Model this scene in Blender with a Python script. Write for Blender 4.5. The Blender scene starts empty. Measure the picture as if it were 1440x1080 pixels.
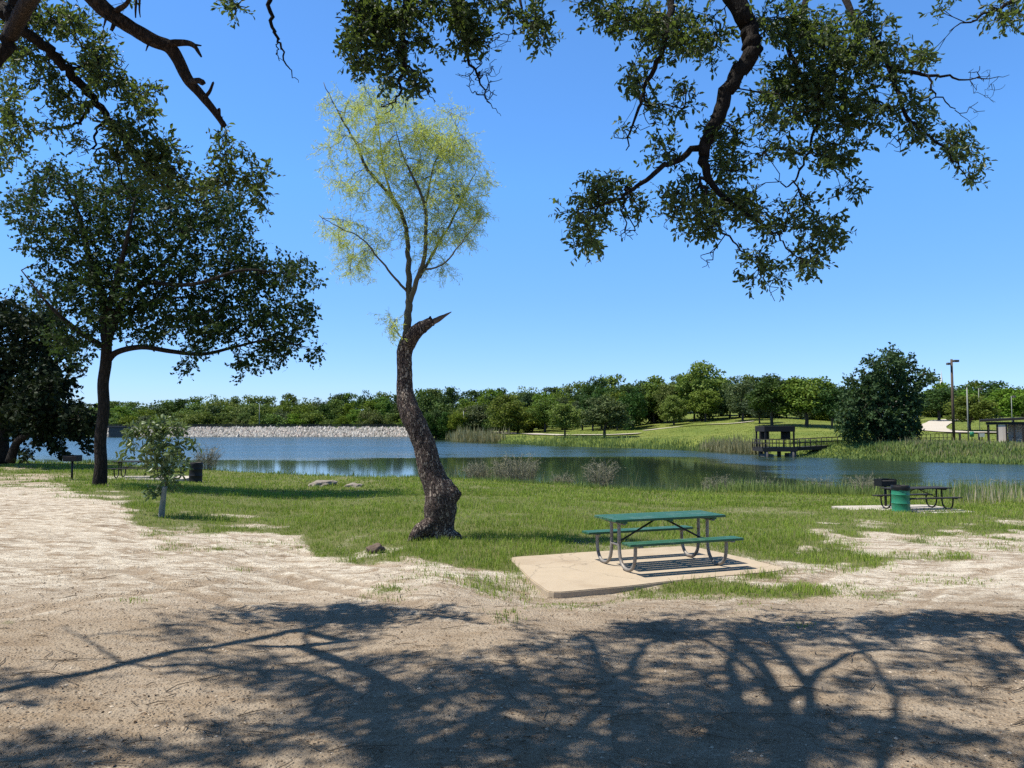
import bpy, bmesh, math, random
import numpy as np
from mathutils import Vector, noise as mnoise

rng = np.random.default_rng(7)
random.seed(7)
sc = bpy.context.scene
COL = sc.collection
R = math.radians

# ------------------------------------------------------------------ camera model
F, CX, CY, HOR = 1082.0, 720.0, 540.0, 598.0
CAMZ = 1.65
PITCH = math.atan((HOR - CY) / F)
cp, sp = math.cos(PITCH), math.sin(PITCH)
SUN = np.array([-0.47, -0.06, 1.0]); SUN /= np.linalg.norm(SUN)      # towards the sun

def ray(px, py):
    cx = (np.asarray(px, float) - CX) / F; cy = (CY - np.asarray(py, float)) / F
    return np.stack([cx + 0 * cy, cp - sp * cy + 0 * cx, sp + cp * cy + 0 * cx], -1)
def at(px, py, Y):
    d = ray(px, py); k = np.asarray(Y, float) / d[..., 1]
    p = d * k[..., None]; p[..., 2] += CAMZ
    return p
def project(P):
    P = np.asarray(P, float); x, y, z = P[..., 0], P[..., 1], P[..., 2] - CAMZ
    f = np.maximum(y * cp + z * sp, 1e-3); u = -y * sp + z * cp
    return CX + F * x / f, CY - F * u / f

# ------------------------------------------------------------------ noise
def _h(ix, iy, s):
    n = (ix.astype(np.int64) * 374761393 + iy.astype(np.int64) * 668265263 + s * 974634777) & 0x7fffffff
    n = ((n ^ (n >> 13)) * 1274126177) & 0x7fffffff
    n = (n ^ (n >> 16)) & 0xffff
    return n / 65535.0
def vnoise(x, y, s=0):
    x = np.asarray(x, float); y = np.asarray(y, float)
    ix = np.floor(x); iy = np.floor(y); fx = x - ix; fy = y - iy
    fx = fx * fx * (3 - 2 * fx); fy = fy * fy * (3 - 2 * fy)
    a = _h(ix, iy, s); b = _h(ix + 1, iy, s); c = _h(ix, iy + 1, s); d = _h(ix + 1, iy + 1, s)
    return (a + (b - a) * fx) * (1 - fy) + (c + (d - c) * fx) * fy
def fbm(x, y, s=0, o=4):
    v = 0; a = .5; t = 0
    for i in range(o):
        v = v + a * vnoise(x * 2 ** i, y * 2 ** i, s + i * 17); t += a; a *= .5
    return v / t
def sstep(a, b, x):
    t = np.clip((np.asarray(x, float) - a) / (b - a), 0, 1); return t * t * (3 - 2 * t)
def norm(v):
    return v / np.maximum(np.linalg.norm(v, axis=-1, keepdims=True), 1e-9)

# ------------------------------------------------------------------ terrain
ZW = -2.55                                             # lake level
_cpx = np.array([-600, -400, 0, 150, 300, 400, 620, 750, 900, 1200, 1440, 1900, 2200.])
_cpy = np.array([644, 646, 648, 652, 660, 667, 672, 680, 690, 695, 697, 700, 702.])
_cD = np.array([57, 55, 52, 50, 47, 45, 43, 41, 40, 40, 40, 40, 40.])
_cZ = at(_cpx, _cpy, _cD)[:, 2]
_spx = np.array([-600, 150, 585, 612, 632, 648, 700, 760, 900, 1000, 1060, 1150, 1200, 1300, 1440, 1900.])
_sD = np.array([300, 288, 284, 262, 225, 196, 182, 162, 142, 126, 114, 104, 100, 92, 86, 76.])
_lpx = np.array([-600, 560, 700, 800, 900, 1000, 1100, 1250, 1440, 1900.])
_ls = np.array([.01, .01, .012, .022, .04, .06, .062, .045, .042, .04])
SLABZ = -0.50
SLAB = np.array([(-.09, 12.7), (.46, 9.98), (4.19, 11.63), (3.2, 13.95)])
def slab_dist(x, y, Q):                                # >0 outside (convex quad, counter-clockwise)
    d = np.full(np.shape(x), -1e9)
    for i in range(4):
        a, b = Q[i], Q[(i + 1) % 4]; e = b - a; n = np.array([e[1], -e[0]]) / np.hypot(*e)
        d = np.maximum(d, (x - a[0]) * n[0] + (y - a[1]) * n[1])
    return d
def ground_z(x, y, micro=True):
    x = np.asarray(x, float); y = np.asarray(y, float)
    pxu = np.clip(x / np.maximum(y, 6.0) * F + CX, -600, 2200)
    D = np.interp(pxu, _cpx, _cD) + 2.2 * (vnoise(x * .22, 0 * x, 5) - .5); Zc = np.interp(pxu, _cpx, _cZ)
    t = np.clip(y / D, 0, 1); wl = sstep(760, 330, pxu)
    near = Zc * (wl * np.sin(t * np.pi / 2) + (1 - wl) * t)
    ds = slab_dist(x, y, SLAB)
    k = 1 - sstep(.1, 1.6, ds)
    edge = .010 + .075 * sstep(1.9, .3, np.hypot(x - SLAB[1][0] - .45, y - SLAB[1][1] - .15))
    near = near * (1 - k) + (SLABZ - edge) * k
    if micro:
        near = near + (1 - k) * ((fbm(x * .5, y * .5, 3, 3) - .5) * .10 + (fbm(x * 2.2, y * 2.2, 9, 3) - .5) * .035)
        near = near + (fbm(x * 11, y * 11, 21, 2) - .5) * .012
    s = y - D
    bank = near + (ZW - .9 - near) * sstep(0, 7, s)
    # far side
    S = np.interp(pxu, _spx, _sD) + 5 * (vnoise(x * .06, y * .02, 8) - .5) * sstep(600, 680, pxu)
    q = y - S; sl = np.interp(pxu, _lpx, _ls)
    hq = np.minimum(q, 120) * sl + np.maximum(q - 120, 0) * sl * .25
    land = ZW + 1.3 * sstep(0, 6, q) + np.maximum(hq, 0)
    land = land + np.where(q > 0, (fbm(x * .08, y * .08, 31, 3) - .5) * .5 * sstep(0, 20, q), 0)
    wd = sstep(135, 160, pxu) * (1 - sstep(575, 600, pxu))
    dam = ZW + 3.55 * np.clip(q / 8, 0, 1) - 3.0 * sstep(15, 27, q)
    land = land * (1 - wd) + dam * wd
    land = land + np.where(pxu > 610, sstep(270, 400, y) * 8 * sstep(610, 700, pxu), 0) + sstep(385, 520, y) * 7 + sstep(600, 1500, y) * 12
    far = np.where(q > 0, land, ZW - 1.6 * sstep(0, 5, -q) - .02)
    mid = sstep(60, 66, y)
    return bank * (1 - mid) + far * mid
def gpt(px, py, iters=60):                             # where the ray through a point meets the terrain
    d = ray(px, py)
    ys = np.concatenate([np.arange(3, 60, .1), np.arange(60, 420, .5)])
    P = d[None, :] * (ys / d[1])[:, None]; P[:, 2] += CAMZ
    g = ground_z(P[:, 0], P[:, 1], False)
    below = np.nonzero(P[:, 2] < g)[0]
    i = below[0] if len(below) else len(ys) - 1
    return np.array([P[i, 0], P[i, 1], float(g[i])])
def gz(x, y): return float(ground_z(np.array([x]), np.array([y]))[0])

# grass cover on the near bank, 0..1
_bpx = np.array([-900, 0, 60, 110, 170, 195, 225, 300, 400, 430, 442, 500, 560, 620, 690, 1090, 1115, 1130, 1160, 1440, 1900.])
_bpy = np.array([655, 663, 670, 686, 698, 722, 738, 742, 744, 752, 770, 776, 786, 800, 811, 812, 792, 762, 746, 750, 752.])
_patch = [(1150, 785, 95, 24, .9), (1000, 826, 110, 13, .85), (1110, 834, 120, 15, .75), (1230, 838, 85, 12, .5), (1200, 797, 60, 13, .7),
          (1300, 780, 130, 8, .45), (1390, 768, 90, 9, .4), (80, 995, 16, 8, .6), (70, 866, 24, 6, .4), (12, 876, 20, 6, .5), (190, 846, 40, 5, .3),
          (1330, 818, 120, 10, .35), (1130, 880, 40, 8, .4), (740, 815, 30, 12, .4)]
def grass_mask(x, y, z):
    px, py = project(np.stack([x, y, z], -1))
    yb = np.interp(px, _bpx, _bpy)
    n = fbm(x * 1.3, y * .9, 41, 4) - .5
    sc_ = 4 + (py - 598) * .05
    m = np.clip(.62 + ((yb - py) / sc_ + n * 8) * .28, 0, 1)
    for (a, b, rx, ry, w) in _patch:
        e = 1 - np.hypot((px - a) / rx, (py - b) / ry)
        m = np.maximum(m, np.clip((e * 1.6 + n * 2.6), 0, 1) * w)
    # worn spots inside the grass
    worn = sstep(.63, .74, fbm(x * .55, y * .35, 77, 3)) * .40
    m = np.where(y > 4, m, m * 0)
    return np.clip(m * (1 - worn), 0, 1) * (y > 3)

# ------------------------------------------------------------------ object helpers
def mesh_np(name, V, faces, mats=None, smooth=False, attrs=None):
    """faces: list of int arrays (m,k)"""
    me = bpy.data.meshes.new(name)
    V = np.ascontiguousarray(V, dtype=np.float32)
    faces = [np.asarray(f, np.int32) for f in faces if len(f)]
    me.vertices.add(len(V)); me.vertices.foreach_set('co', V.ravel())
    loops = np.concatenate([f.ravel() for f in faces]); tot = np.concatenate([np.full(len(f), f.shape[1], np.int32) for f in faces])
    start = np.concatenate([[0], np.cumsum(tot)[:-1]]).astype(np.int32)
    me.loops.add(len(loops)); me.loops.foreach_set('vertex_index', loops)
    me.polygons.add(len(tot)); me.polygons.foreach_set('loop_start', start); me.polygons.foreach_set('loop_total', tot)
    me.polygons.foreach_set('use_smooth', np.full(len(tot), smooth, bool))
    for k, v in (attrs or {}).items():
        a = me.attributes.new(k, 'FLOAT', 'POINT'); a.data.foreach_set('value', np.asarray(v, np.float32))
    me.update(calc_edges=True)
    for m in (mats if isinstance(mats, (list, tuple)) else [mats] if mats else []): me.materials.append(m)
    return me
class MB:
    def __init__(s): s.V = []; s.Fs = {}; s.n = 0
    def add(s, V, Fa):
        V = np.asarray(V, float).reshape(-1, 3)
        for f in (Fa if isinstance(Fa, list) else [Fa]):
            f = np.asarray(f, np.int64)
            if len(f): s.Fs.setdefault(f.shape[1], []).append(f + s.n)
        s.V.append(V); s.n += len(V); return s
    def box(s, lo, hi):
        x0, y0, z0 = lo; x1, y1, z1 = hi
        V = [(x0, y0, z0), (x1, y0, z0), (x1, y1, z0), (x0, y1, z0), (x0, y0, z1), (x1, y0, z1), (x1, y1, z1), (x0, y1, z1)]
        return s.add(V, np.array([(0, 3, 2, 1), (4, 5, 6, 7), (0, 1, 5, 4), (1, 2, 6, 5), (2, 3, 7, 6), (3, 0, 4, 7)]))
    def bbox(s, lo, hi, b=.006, seg=2):                 # bevelled box
        bm = bmesh.new(); bmesh.ops.create_cube(bm, size=1)
        for v in bm.verts:
            v.co = Vector([(lo[i] + hi[i]) / 2 + v.co[i] * (hi[i] - lo[i]) for i in range(3)])
        bmesh.ops.bevel(bm, geom=bm.edges[:], offset=b, segments=seg, profile=.6, affect='EDGES')
        return s.bm(bm)
    def bm(s, bm):
        bm.verts.ensure_lookup_table(); bm.verts.index_update()
        V = [tuple(v.co) for v in bm.verts]; d = {}
        for f in bm.faces: d.setdefault(len(f.verts), []).append([v.index for v in f.verts])
        bm.free(); return s.add(V, [np.array(a) for a in d.values()])
    def tube(s, P, r, n=8, cap=True):
        P = np.asarray(P, float); r = np.broadcast_to(np.asarray(r, float), (len(P),))
        kp = np.concatenate([[True], np.linalg.norm(np.diff(P, axis=0), axis=1) > 1e-5]); P, r = P[kp], r[kp]; m = len(P)
        if m < 2: return s
        T = norm(np.gradient(P, axis=0)); u = np.cross(T[0], [0, 0, 1.0])
        if np.linalg.norm(u) < .1: u = np.cross(T[0], [0, 1.0, 0])
        u /= np.linalg.norm(u); V = np.empty((m, n, 3)); a = np.arange(n) * 2 * np.pi / n; ca, sa = np.cos(a)[:, None], np.sin(a)[:, None]
        for i in range(m):
            u = u - T[i] * (u @ T[i]); u /= max(np.linalg.norm(u), 1e-9); w = np.cross(T[i], u)
            V[i] = P[i] + r[i] * (ca * u + sa * w)
        i = np.arange(m - 1)[:, None] * n; j = np.arange(n)[None]; jn = (j + 1) % n
        f = np.stack([i + j, i + jn, i + n + jn, i + n + j], -1).reshape(-1, 4)
        fs = [f]
        if cap: fs += [np.arange(n)[None, ::-1], (np.arange(n) + (m - 1) * n)[None]]
        return s.add(V.reshape(-1, 3), fs)
    def lathe(s, prof, n=32, c=(0, 0, 0)):
        prof = np.asarray(prof, float); m = len(prof); a = np.arange(n) * 2 * np.pi / n
        V = np.stack([prof[:, 0:1] * np.cos(a) + c[0], prof[:, 0:1] * np.sin(a) + c[1], prof[:, 1:2] + 0 * a + c[2]], -1)
        i = np.arange(m - 1)[:, None] * n; j = np.arange(n)[None]; jn = (j + 1) % n
        return s.add(V.reshape(-1, 3), np.stack([i + j, i + jn, i + n + jn, i + n + j], -1).reshape(-1, 4))
    def xf(s, loc=(0, 0, 0), rz=0):
        c, q = math.cos(rz), math.sin(rz)
        s.V = [np.stack([v[:, 0] * c - v[:, 1] * q + loc[0], v[:, 0] * q + v[:, 1] * c + loc[1], v[:, 2] + loc[2]], -1) for v in s.V]; return s
    def build(s, name, mat, parent=None, smooth=False, off=None, attrs=None):
        V = np.concatenate(s.V)
        if off is not None: V = V - np.asarray(off)
        me = mesh_np(name, V, [np.concatenate(f) for f in s.Fs.values()], mat, smooth, attrs)
        return obj(name, me, parent)
def obj(name, me, parent=None):
    o = bpy.data.objects.new(name, me); COL.objects.link(o)
    if parent is not None: o.parent = parent
    return o
def tag(o, label, cat, group=None):
    o['label'] = label; o['category'] = cat
    if group: o['group'] = group
    return o
def thing(name, label, cat, loc=(0, 0, 0), rz=0, group=None, scale=None):
    o = bpy.data.objects.new(name, None); COL.objects.link(o); o.empty_display_size = .2
    o.location = [float(v) for v in loc]; o.rotation_euler = (0, 0, rz)
    if scale is not None: o.scale = scale
    return tag(o, label, cat, group)
def kind(o, k, label=None):
    o['kind'] = k
    if label: o['label'] = label
    return o

# ------------------------------------------------------------------ materials
class NT:
    def __init__(s, name):
        s.m = bpy.data.materials.new(name); s.m.use_nodes = True; s.t = s.m.node_tree; s.t.nodes.clear()
        s.out = s.t.nodes.new('ShaderNodeOutputMaterial')
    def n(s, typ, **kw):
        nd = s.t.nodes.new('ShaderNode' + typ)
        ins = kw.pop('ins', {})
        for k, v in kw.items(): setattr(nd, k, v)
        for k, v in ins.items(): s.set(nd.inputs[k], v)
        return nd
    def set(s, sock, v):
        if isinstance(v, bpy.types.NodeSocket): s.t.links.new(v, sock)
        elif isinstance(v, (tuple, list)) and len(v) == 3 and sock.type == 'RGBA': sock.default_value = (*v, 1)
        else: sock.default_value = v
    def math(s, op, a, b=0.0, c=None, clamp=False):
        nd = s.n('Math', operation=op, use_clamp=clamp); s.set(nd.inputs[0], a); s.set(nd.inputs[1], b)
        if c is not None: s.set(nd.inputs[2], c)
        return nd.outputs[0]
    def mix(s, f, a, b, mode='MIX'):
        nd = s.n('Mix', data_type='RGBA', blend_type=mode); s.set(nd.inputs[0], f); s.set(nd.inputs[6], a); s.set(nd.inputs[7], b); return nd.outputs[2]
    def ramp(s, f, stops):
        nd = s.n('ValToRGB'); e = nd.color_ramp.elements
        while len(e) < len(stops): e.new(.5)
        for i, (p, c) in enumerate(stops):
            e[i].position = p; e[i].color = (*c, 1) if not np.isscalar(c) else (c, c, c, 1)
        s.set(nd.inputs[0], f); return nd.outputs[0]
    def noise(s, scale, detail=4, rough=.55, vec=None, dist=0, out='Fac'):
        nd = s.n('TexNoise', ins={'Scale': scale, 'Detail': detail, 'Roughness': rough, 'Distortion': dist})
        if vec is not None: s.set(nd.inputs['Vector'], vec)
        return nd.outputs[out]
    def voro(s, scale, vec=None, feature='F1', out='Distance', rand=1):
        nd = s.n('TexVoronoi', feature=feature, ins={'Scale': scale, 'Randomness': rand})
        if vec is not None: s.set(nd.inputs['Vector'], vec)
        return nd.outputs[out]
    def pos(s, scale=(1, 1, 1), coord='Object'):
        tc = s.n('TexCoord').outputs[coord]
        mp = s.n('Mapping'); s.set(mp.inputs['Vector'], tc); mp.inputs['Scale'].default_value = scale; return mp.outputs[0]
    def bump(s, h, strength=.5, dist=.02):
        return s.n('Bump', ins={'Strength': strength, 'Distance': dist, 'Height': h}).outputs[0]
    def pbsdf(s, col, rough=.6, spec=.4, metal=0, nrm=None, final=True):
        nd = s.n('BsdfPrincipled'); s.set(nd.inputs['Base Color'], col); s.set(nd.inputs['Roughness'], rough)
        s.set(nd.inputs['Specular IOR Level'], spec); s.set(nd.inputs['Metallic'], metal)
        if nrm is not None: s.set(nd.inputs['Normal'], nrm)
        if final: s.t.links.new(nd.outputs[0], s.out.inputs[0])
        return nd.outputs[0]
    def surf(s, sh): s.t.links.new(sh, s.out.inputs[0]); return s.m

def mat_leaf(name, c1, c2, tc, trans=.3, rough=.45, spec=.5, objvar=0.0, noise_scale=0, straw=0, strawc=(.36, .30, .14)):
    t = NT(name); rnd = t.n('NewGeometry').outputs['Random Per Island']
    col = t.mix(rnd, c1, c2)
    if noise_scale:
        nz = t.ramp(t.noise(noise_scale, 2, vec=t.pos()), [(.35, 0.0), (.65, 1.0)])
        col = t.mix(t.math('MULTIPLY', nz, .6), col, tuple(v * 1.5 for v in c2))
    if straw:
        col = t.mix(t.ramp(rnd, [(1 - straw, 0.0), (1 - straw + .02, 1.0)]), col, strawc)
    if objvar:
        oi = t.n('ObjectInfo').outputs['Random']
        hs = t.n('HueSaturation', ins={'Color': col, 'Hue': t.math('ADD', t.math('MULTIPLY', oi, .05), .475),
                                       'Saturation': t.math('ADD', t.math('MULTIPLY', t.math('FRACT', t.math('MULTIPLY', oi, 7.3)), .35), .8),
                                       'Value': t.math('ADD', t.math('MULTIPLY', t.math('FRACT', t.math('MULTIPLY', oi, 13.7)), objvar), 1 - objvar / 2)})
        col = hs.outputs[0]
    p = t.pbsdf(col, rough, spec, final=False)
    tr = t.n('BsdfTranslucent'); t.set(tr.inputs['Color'], t.mix(rnd, tc, tuple(v * .75 for v in tc)))
    mx = t.n('MixShader', ins={0: trans}); t.t.links.new(p, mx.inputs[1]); t.t.links.new(tr.outputs[0], mx.inputs[2])
    return t.surf(mx.outputs[0])
def mat_bark(name, dark, light, scale=9, stretch=.3, strength=.9, dist=.03, plates=True):
    t = NT(name); v = t.pos((1, 1, stretch))
    wob = t.noise(scale * .8, 3, vec=v, out='Color')
    vv = t.mix(.12, v, wob, 'ADD')
    d = t.voro(scale, vv, 'DISTANCE_TO_EDGE'); n1 = t.noise(scale * 2.5, 6, .65, v)
    h = t.math('ADD', t.ramp(d, [(0, 0.0), (.22, 1.0)]), t.math('MULTIPLY', n1, .8))
    col = t.mix(t.math('MULTIPLY', h, .56, clamp=True), dark, light)
    col = t.mix(t.math('MULTIPLY', t.noise(1.3, 2, vec=t.pos()), .5), col, dark)
    t.pbsdf(col, .9, .15, nrm=t.bump(h, strength, dist)); return t.m
def mat_simple(name, c, rough=.6, spec=.4, metal=0, var=.25, scale=8, bump=.15, bd=.004, dirt=None):
    t = NT(name); n = t.noise(scale, 5, .6, t.pos())
    col = t.mix(n, tuple(v * (1 - var) for v in c), tuple(min(1, v * (1 + var)) for v in c))
    if dirt:
        m = t.ramp(t.noise(scale * .6, 6, .7, t.pos()), [(.52, 0.0), (.66, 1.0)])
        col = t.mix(m, col, dirt)
    n2 = t.noise(scale * 8, 3, vec=t.pos())
    t.pbsdf(col, t.math('ADD', t.math('MULTIPLY', n, .2), rough - .1), spec, metal, t.bump(n2, bump, bd)); return t.m

M = {}
M['oak_leaf'] = mat_leaf('oak_leaf', (.022, .040, .014), (.050, .078, .024), (.18, .26, .04), .33, .50, .36, straw=.08, strawc=(.10, .13, .035))
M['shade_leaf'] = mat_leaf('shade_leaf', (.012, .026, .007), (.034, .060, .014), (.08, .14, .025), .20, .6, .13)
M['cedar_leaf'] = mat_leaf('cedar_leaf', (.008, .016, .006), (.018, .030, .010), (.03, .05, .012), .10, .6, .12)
M['feather_leaf'] = mat_leaf('feather_leaf', (.36, .46, .11), (.54, .58, .15), (.64, .72, .17), .45, .6, .12)
M['sapling_leaf'] = mat_leaf('sapling_leaf', (.075, .12, .035), (.165, .21, .085), (.20, .28, .06), .24, .4, .4)
M['tree_leaf'] = mat_leaf('tree_leaf', (.074, .120, .020), (.140, .188, .032), (.16, .22, .03), .25, .6, .14, objvar=.5)
M['bright_leaf'] = mat_leaf('bright_leaf', (.085, .150, .022), (.145, .22, .036), (.18, .27, .035), .28, .6, .14, objvar=.25)
M['olive_leaf'] = mat_leaf('olive_leaf', (.06, .085, .035), (.10, .13, .055), (.10, .14, .04), .22, .6, .14, objvar=.2)
M['dark_leaf'] = mat_leaf('dark_leaf', (.032, .062, .014), (.058, .10, .022), (.07, .12, .02), .2, .6, .14, objvar=.2)
M['grass'] = mat_leaf('grass', (.12, .195, .022), (.235, .30, .05), (.28, .38, .045), .36, .6, .12, noise_scale=.35, straw=.09)
M['reed'] = mat_leaf('reed', (.20, .20, .09), (.34, .31, .17), (.28, .27, .10), .3, .6, .2)
M['weed'] = mat_leaf('weed', (.09, .15, .035), (.20, .25, .07), (.2, .28, .06), .3, .5, .3, noise_scale=.3)
M['dry'] = mat_simple('dry_stem', (.21, .20, .145), .85, .1, var=.4)
M['seed'] = mat_leaf('seed_head', (.42, .36, .22), (.55, .48, .32), (.4, .35, .2), .3, .7, .2)
M['dryleaf'] = mat_leaf('dry_leaf', (.17, .18, .10), (.30, .29, .18), (.2, .17, .1), .2, .7, .2)
M['bark_oak'] = mat_bark('bark_oak', (.009, .007, .006), (.036, .029, .024), 22, .35, .8, .012)
M['bark_dead'] = mat_bark('bark_dead', (.012, .009, .007), (.085, .058, .042), 26, .3, 1.0, .012)
M['bark_shade'] = mat_bark('bark_shade', (.010, .008, .006), (.045, .036, .029), 10, .3, .9, .03)
M['bark_far'] = mat_simple('bark_far', (.07, .058, .048), .9, .1, var=.3, scale=2)
M['bark_twig'] = mat_simple('bark_twig', (.085, .08, .055), .85, .2, var=.3)
def mat_flaky():
    t = NT('bark_bent'); v = t.pos((1, 1, .36)); vv = t.mix(.10, v, t.noise(9, 3, vec=v, out='Color'), 'ADD')
    cell = t.n('SeparateColor', ins={0: t.voro(36, vv, 'F1', 'Color')}).outputs[0]; e = t.voro(36, vv, 'DISTANCE_TO_EDGE'); n1 = t.noise(40, 5, .65, v)
    plate = t.ramp(e, [(.02, 0.0), (.14, 1.0)])
    pat = t.ramp(t.noise(2.2, 3, vec=t.pos()), [(.38, .25), (.62, 1.0)])
    flake = t.math('MULTIPLY', t.ramp(cell, [(.52, 0.0), (.72, 1.0)]), t.math('MULTIPLY', plate, pat))  # pale bark flakes on randomly chosen plates
    col = t.mix(plate, (.018, .012, .010), t.mix(n1, (.05, .036, .030), (.14, .10, .085)))
    col = t.mix(t.math('MULTIPLY', flake, t.math('ADD', n1, .35), clamp=True), col, (.42, .345, .27))
    h = t.math('ADD', t.math('MULTIPLY', plate, t.math('ADD', cell, .5)), t.math('MULTIPLY', n1, .6))
    t.pbsdf(col, .88, .2, nrm=t.bump(h, 1.0, .02)); return t.m
M['bark_bent'] = mat_flaky()
M['cut_wood'] = mat_simple('cut_wood', (.12, .09, .07), .9, .1, var=.5, scale=10, bump=.5, bd=.01)
M['green_paint'] = mat_simple('green_paint', (.022, .090, .044), .48, .4, var=.3, scale=6, bump=.15, dirt=(.075, .14, .09))
M['pipe'] = mat_simple('pipe_metal', (.23, .21, .185), .55, .4, .3, var=.3, scale=14, dirt=(.13, .09, .065))
M['dark_metal'] = mat_simple('dark_metal', (.018, .017, .016), .6, .3, .1, var=.3, scale=10)
M['dark_wood'] = mat_simple('dark_wood', (.028, .025, .022), .65, .25, var=.3, scale=7)
M['black'] = mat_simple('black_plastic', (.007, .007, .007), .55, .3, var=.2)
M['tube'] = mat_simple('tube_plastic', (.17, .18, .15), .55, .4, var=.2, scale=6, dirt=(.24, .24, .20))
M['fence'] = mat_simple('fence_metal', (.03, .028, .026), .6, .3, var=.2)
M['pole_wood'] = mat_simple('pole_wood', (.10, .075, .058), .9, .1, var=.35, scale=3)
M['grey_pole'] = mat_simple('grey_pole', (.24, .25, .22), .6, .3, var=.15)
M['white'] = mat_simple('white_paint', (.75, .74, .71), .6, .3, var=.08)
M['roof_dark'] = mat_simple('roof_dark', (.022, .019, .018), .7, .2, var=.2, scale=2)
M['pavement'] = mat_simple('far_pavement', (.43, .385, .32), .9, .15, var=.12, scale=.4)
M['dark_conc'] = mat_simple('dark_concrete', (.10, .095, .09), .85, .15, var=.25, scale=.6)
def mat_drum():
    t = NT('drum_green'); v = t.pos()
    n = t.noise(5, 6, .65, v); n2 = t.noise(30, 4, .6, t.pos((1, 1, .25)))
    col = t.mix(n, (.015, .15, .075), (.03, .24, .125))
    col = t.mix(t.ramp(n2, [(.60, 0.0), (.72, 1.0)]), col, (.10, .24, .17))
    col = t.mix(t.ramp(t.noise(9, 7, .7, v), [(.62, 0.0), (.70, 1.0)]), col, (.15, .09, .05))
    t.pbsdf(col, .42, .5, .1, t.bump(n2, .1, .004)); return t.m
M['drum'] = mat_drum()
def mat_concrete(name, c, stain):
    t = NT(name); v = t.pos()
    n = t.noise(2.2, 6, .65, v); n2 = t.noise(38, 4, .6, v)
    col = t.mix(n, tuple(x * .82 for x in c), tuple(x * 1.12 for x in c))
    col = t.mix(t.ramp(t.noise(1.1, 5, .6, v, .6), [(.50, 0.0), (.72, .75)]), col, stain)
    col = t.mix(t.ramp(n2, [(.25, .35), (.5, 0.0)]), col, tuple(x * .45 for x in c))
    crk = t.voro(.55, t.mix(.35, v, t.noise(3, 4, vec=v, out='Color'), 'ADD'), 'DISTANCE_TO_EDGE')
    col = t.mix(t.ramp(crk, [(0.0, .5), (.007, 0.0)]), col, (.10, .08, .06))
    t.pbsdf(col, .88, .2, nrm=t.bump(t.math('ADD', n2, n), .35, .006)); return t.m
M['concrete'] = mat_concrete('concrete', (.40, .325, .232), (.29, .22, .148))
M['concrete_far'] = mat_concrete('concrete_pale', (.44, .40, .34), (.36, .32, .27))
def mat_stone():
    t = NT('riprap_stone'); r = t.n('NewGeometry').outputs['Random Per Island']
    col = t.ramp(r, [(0, (.16, .15, .13)), (.35, (.30, .285, .26)), (.75, (.46, .44, .40)), (1, (.36, .29, .25))])
    col = t.mix(t.math('MULTIPLY', t.noise(1.5, 4), .35), col, (.30, .28, .25))
    t.pbsdf(col, .9, .15); return t.m
M['stone'] = mat_stone()
M['rock'] = mat_simple('rock_grey', (.22, .19, .16), .9, .15, var=.4, scale=6, bump=.6, bd=.02)
def mat_block():
    t = NT('stone_block'); b = t.n('TexBrick', ins={'Scale': 1.6, 'Color1': (.55, .47, .40, 1), 'Color2': (.42, .34, .28, 1), 'Mortar': (.5, .46, .4, 1), 'Mortar Size': .015})
    t.set(b.inputs['Vector'], t.pos((1, 1, 1)));
    t.pbsdf(b.outputs[0], .9, .15); return t.m
M['block'] = mat_block()

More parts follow.
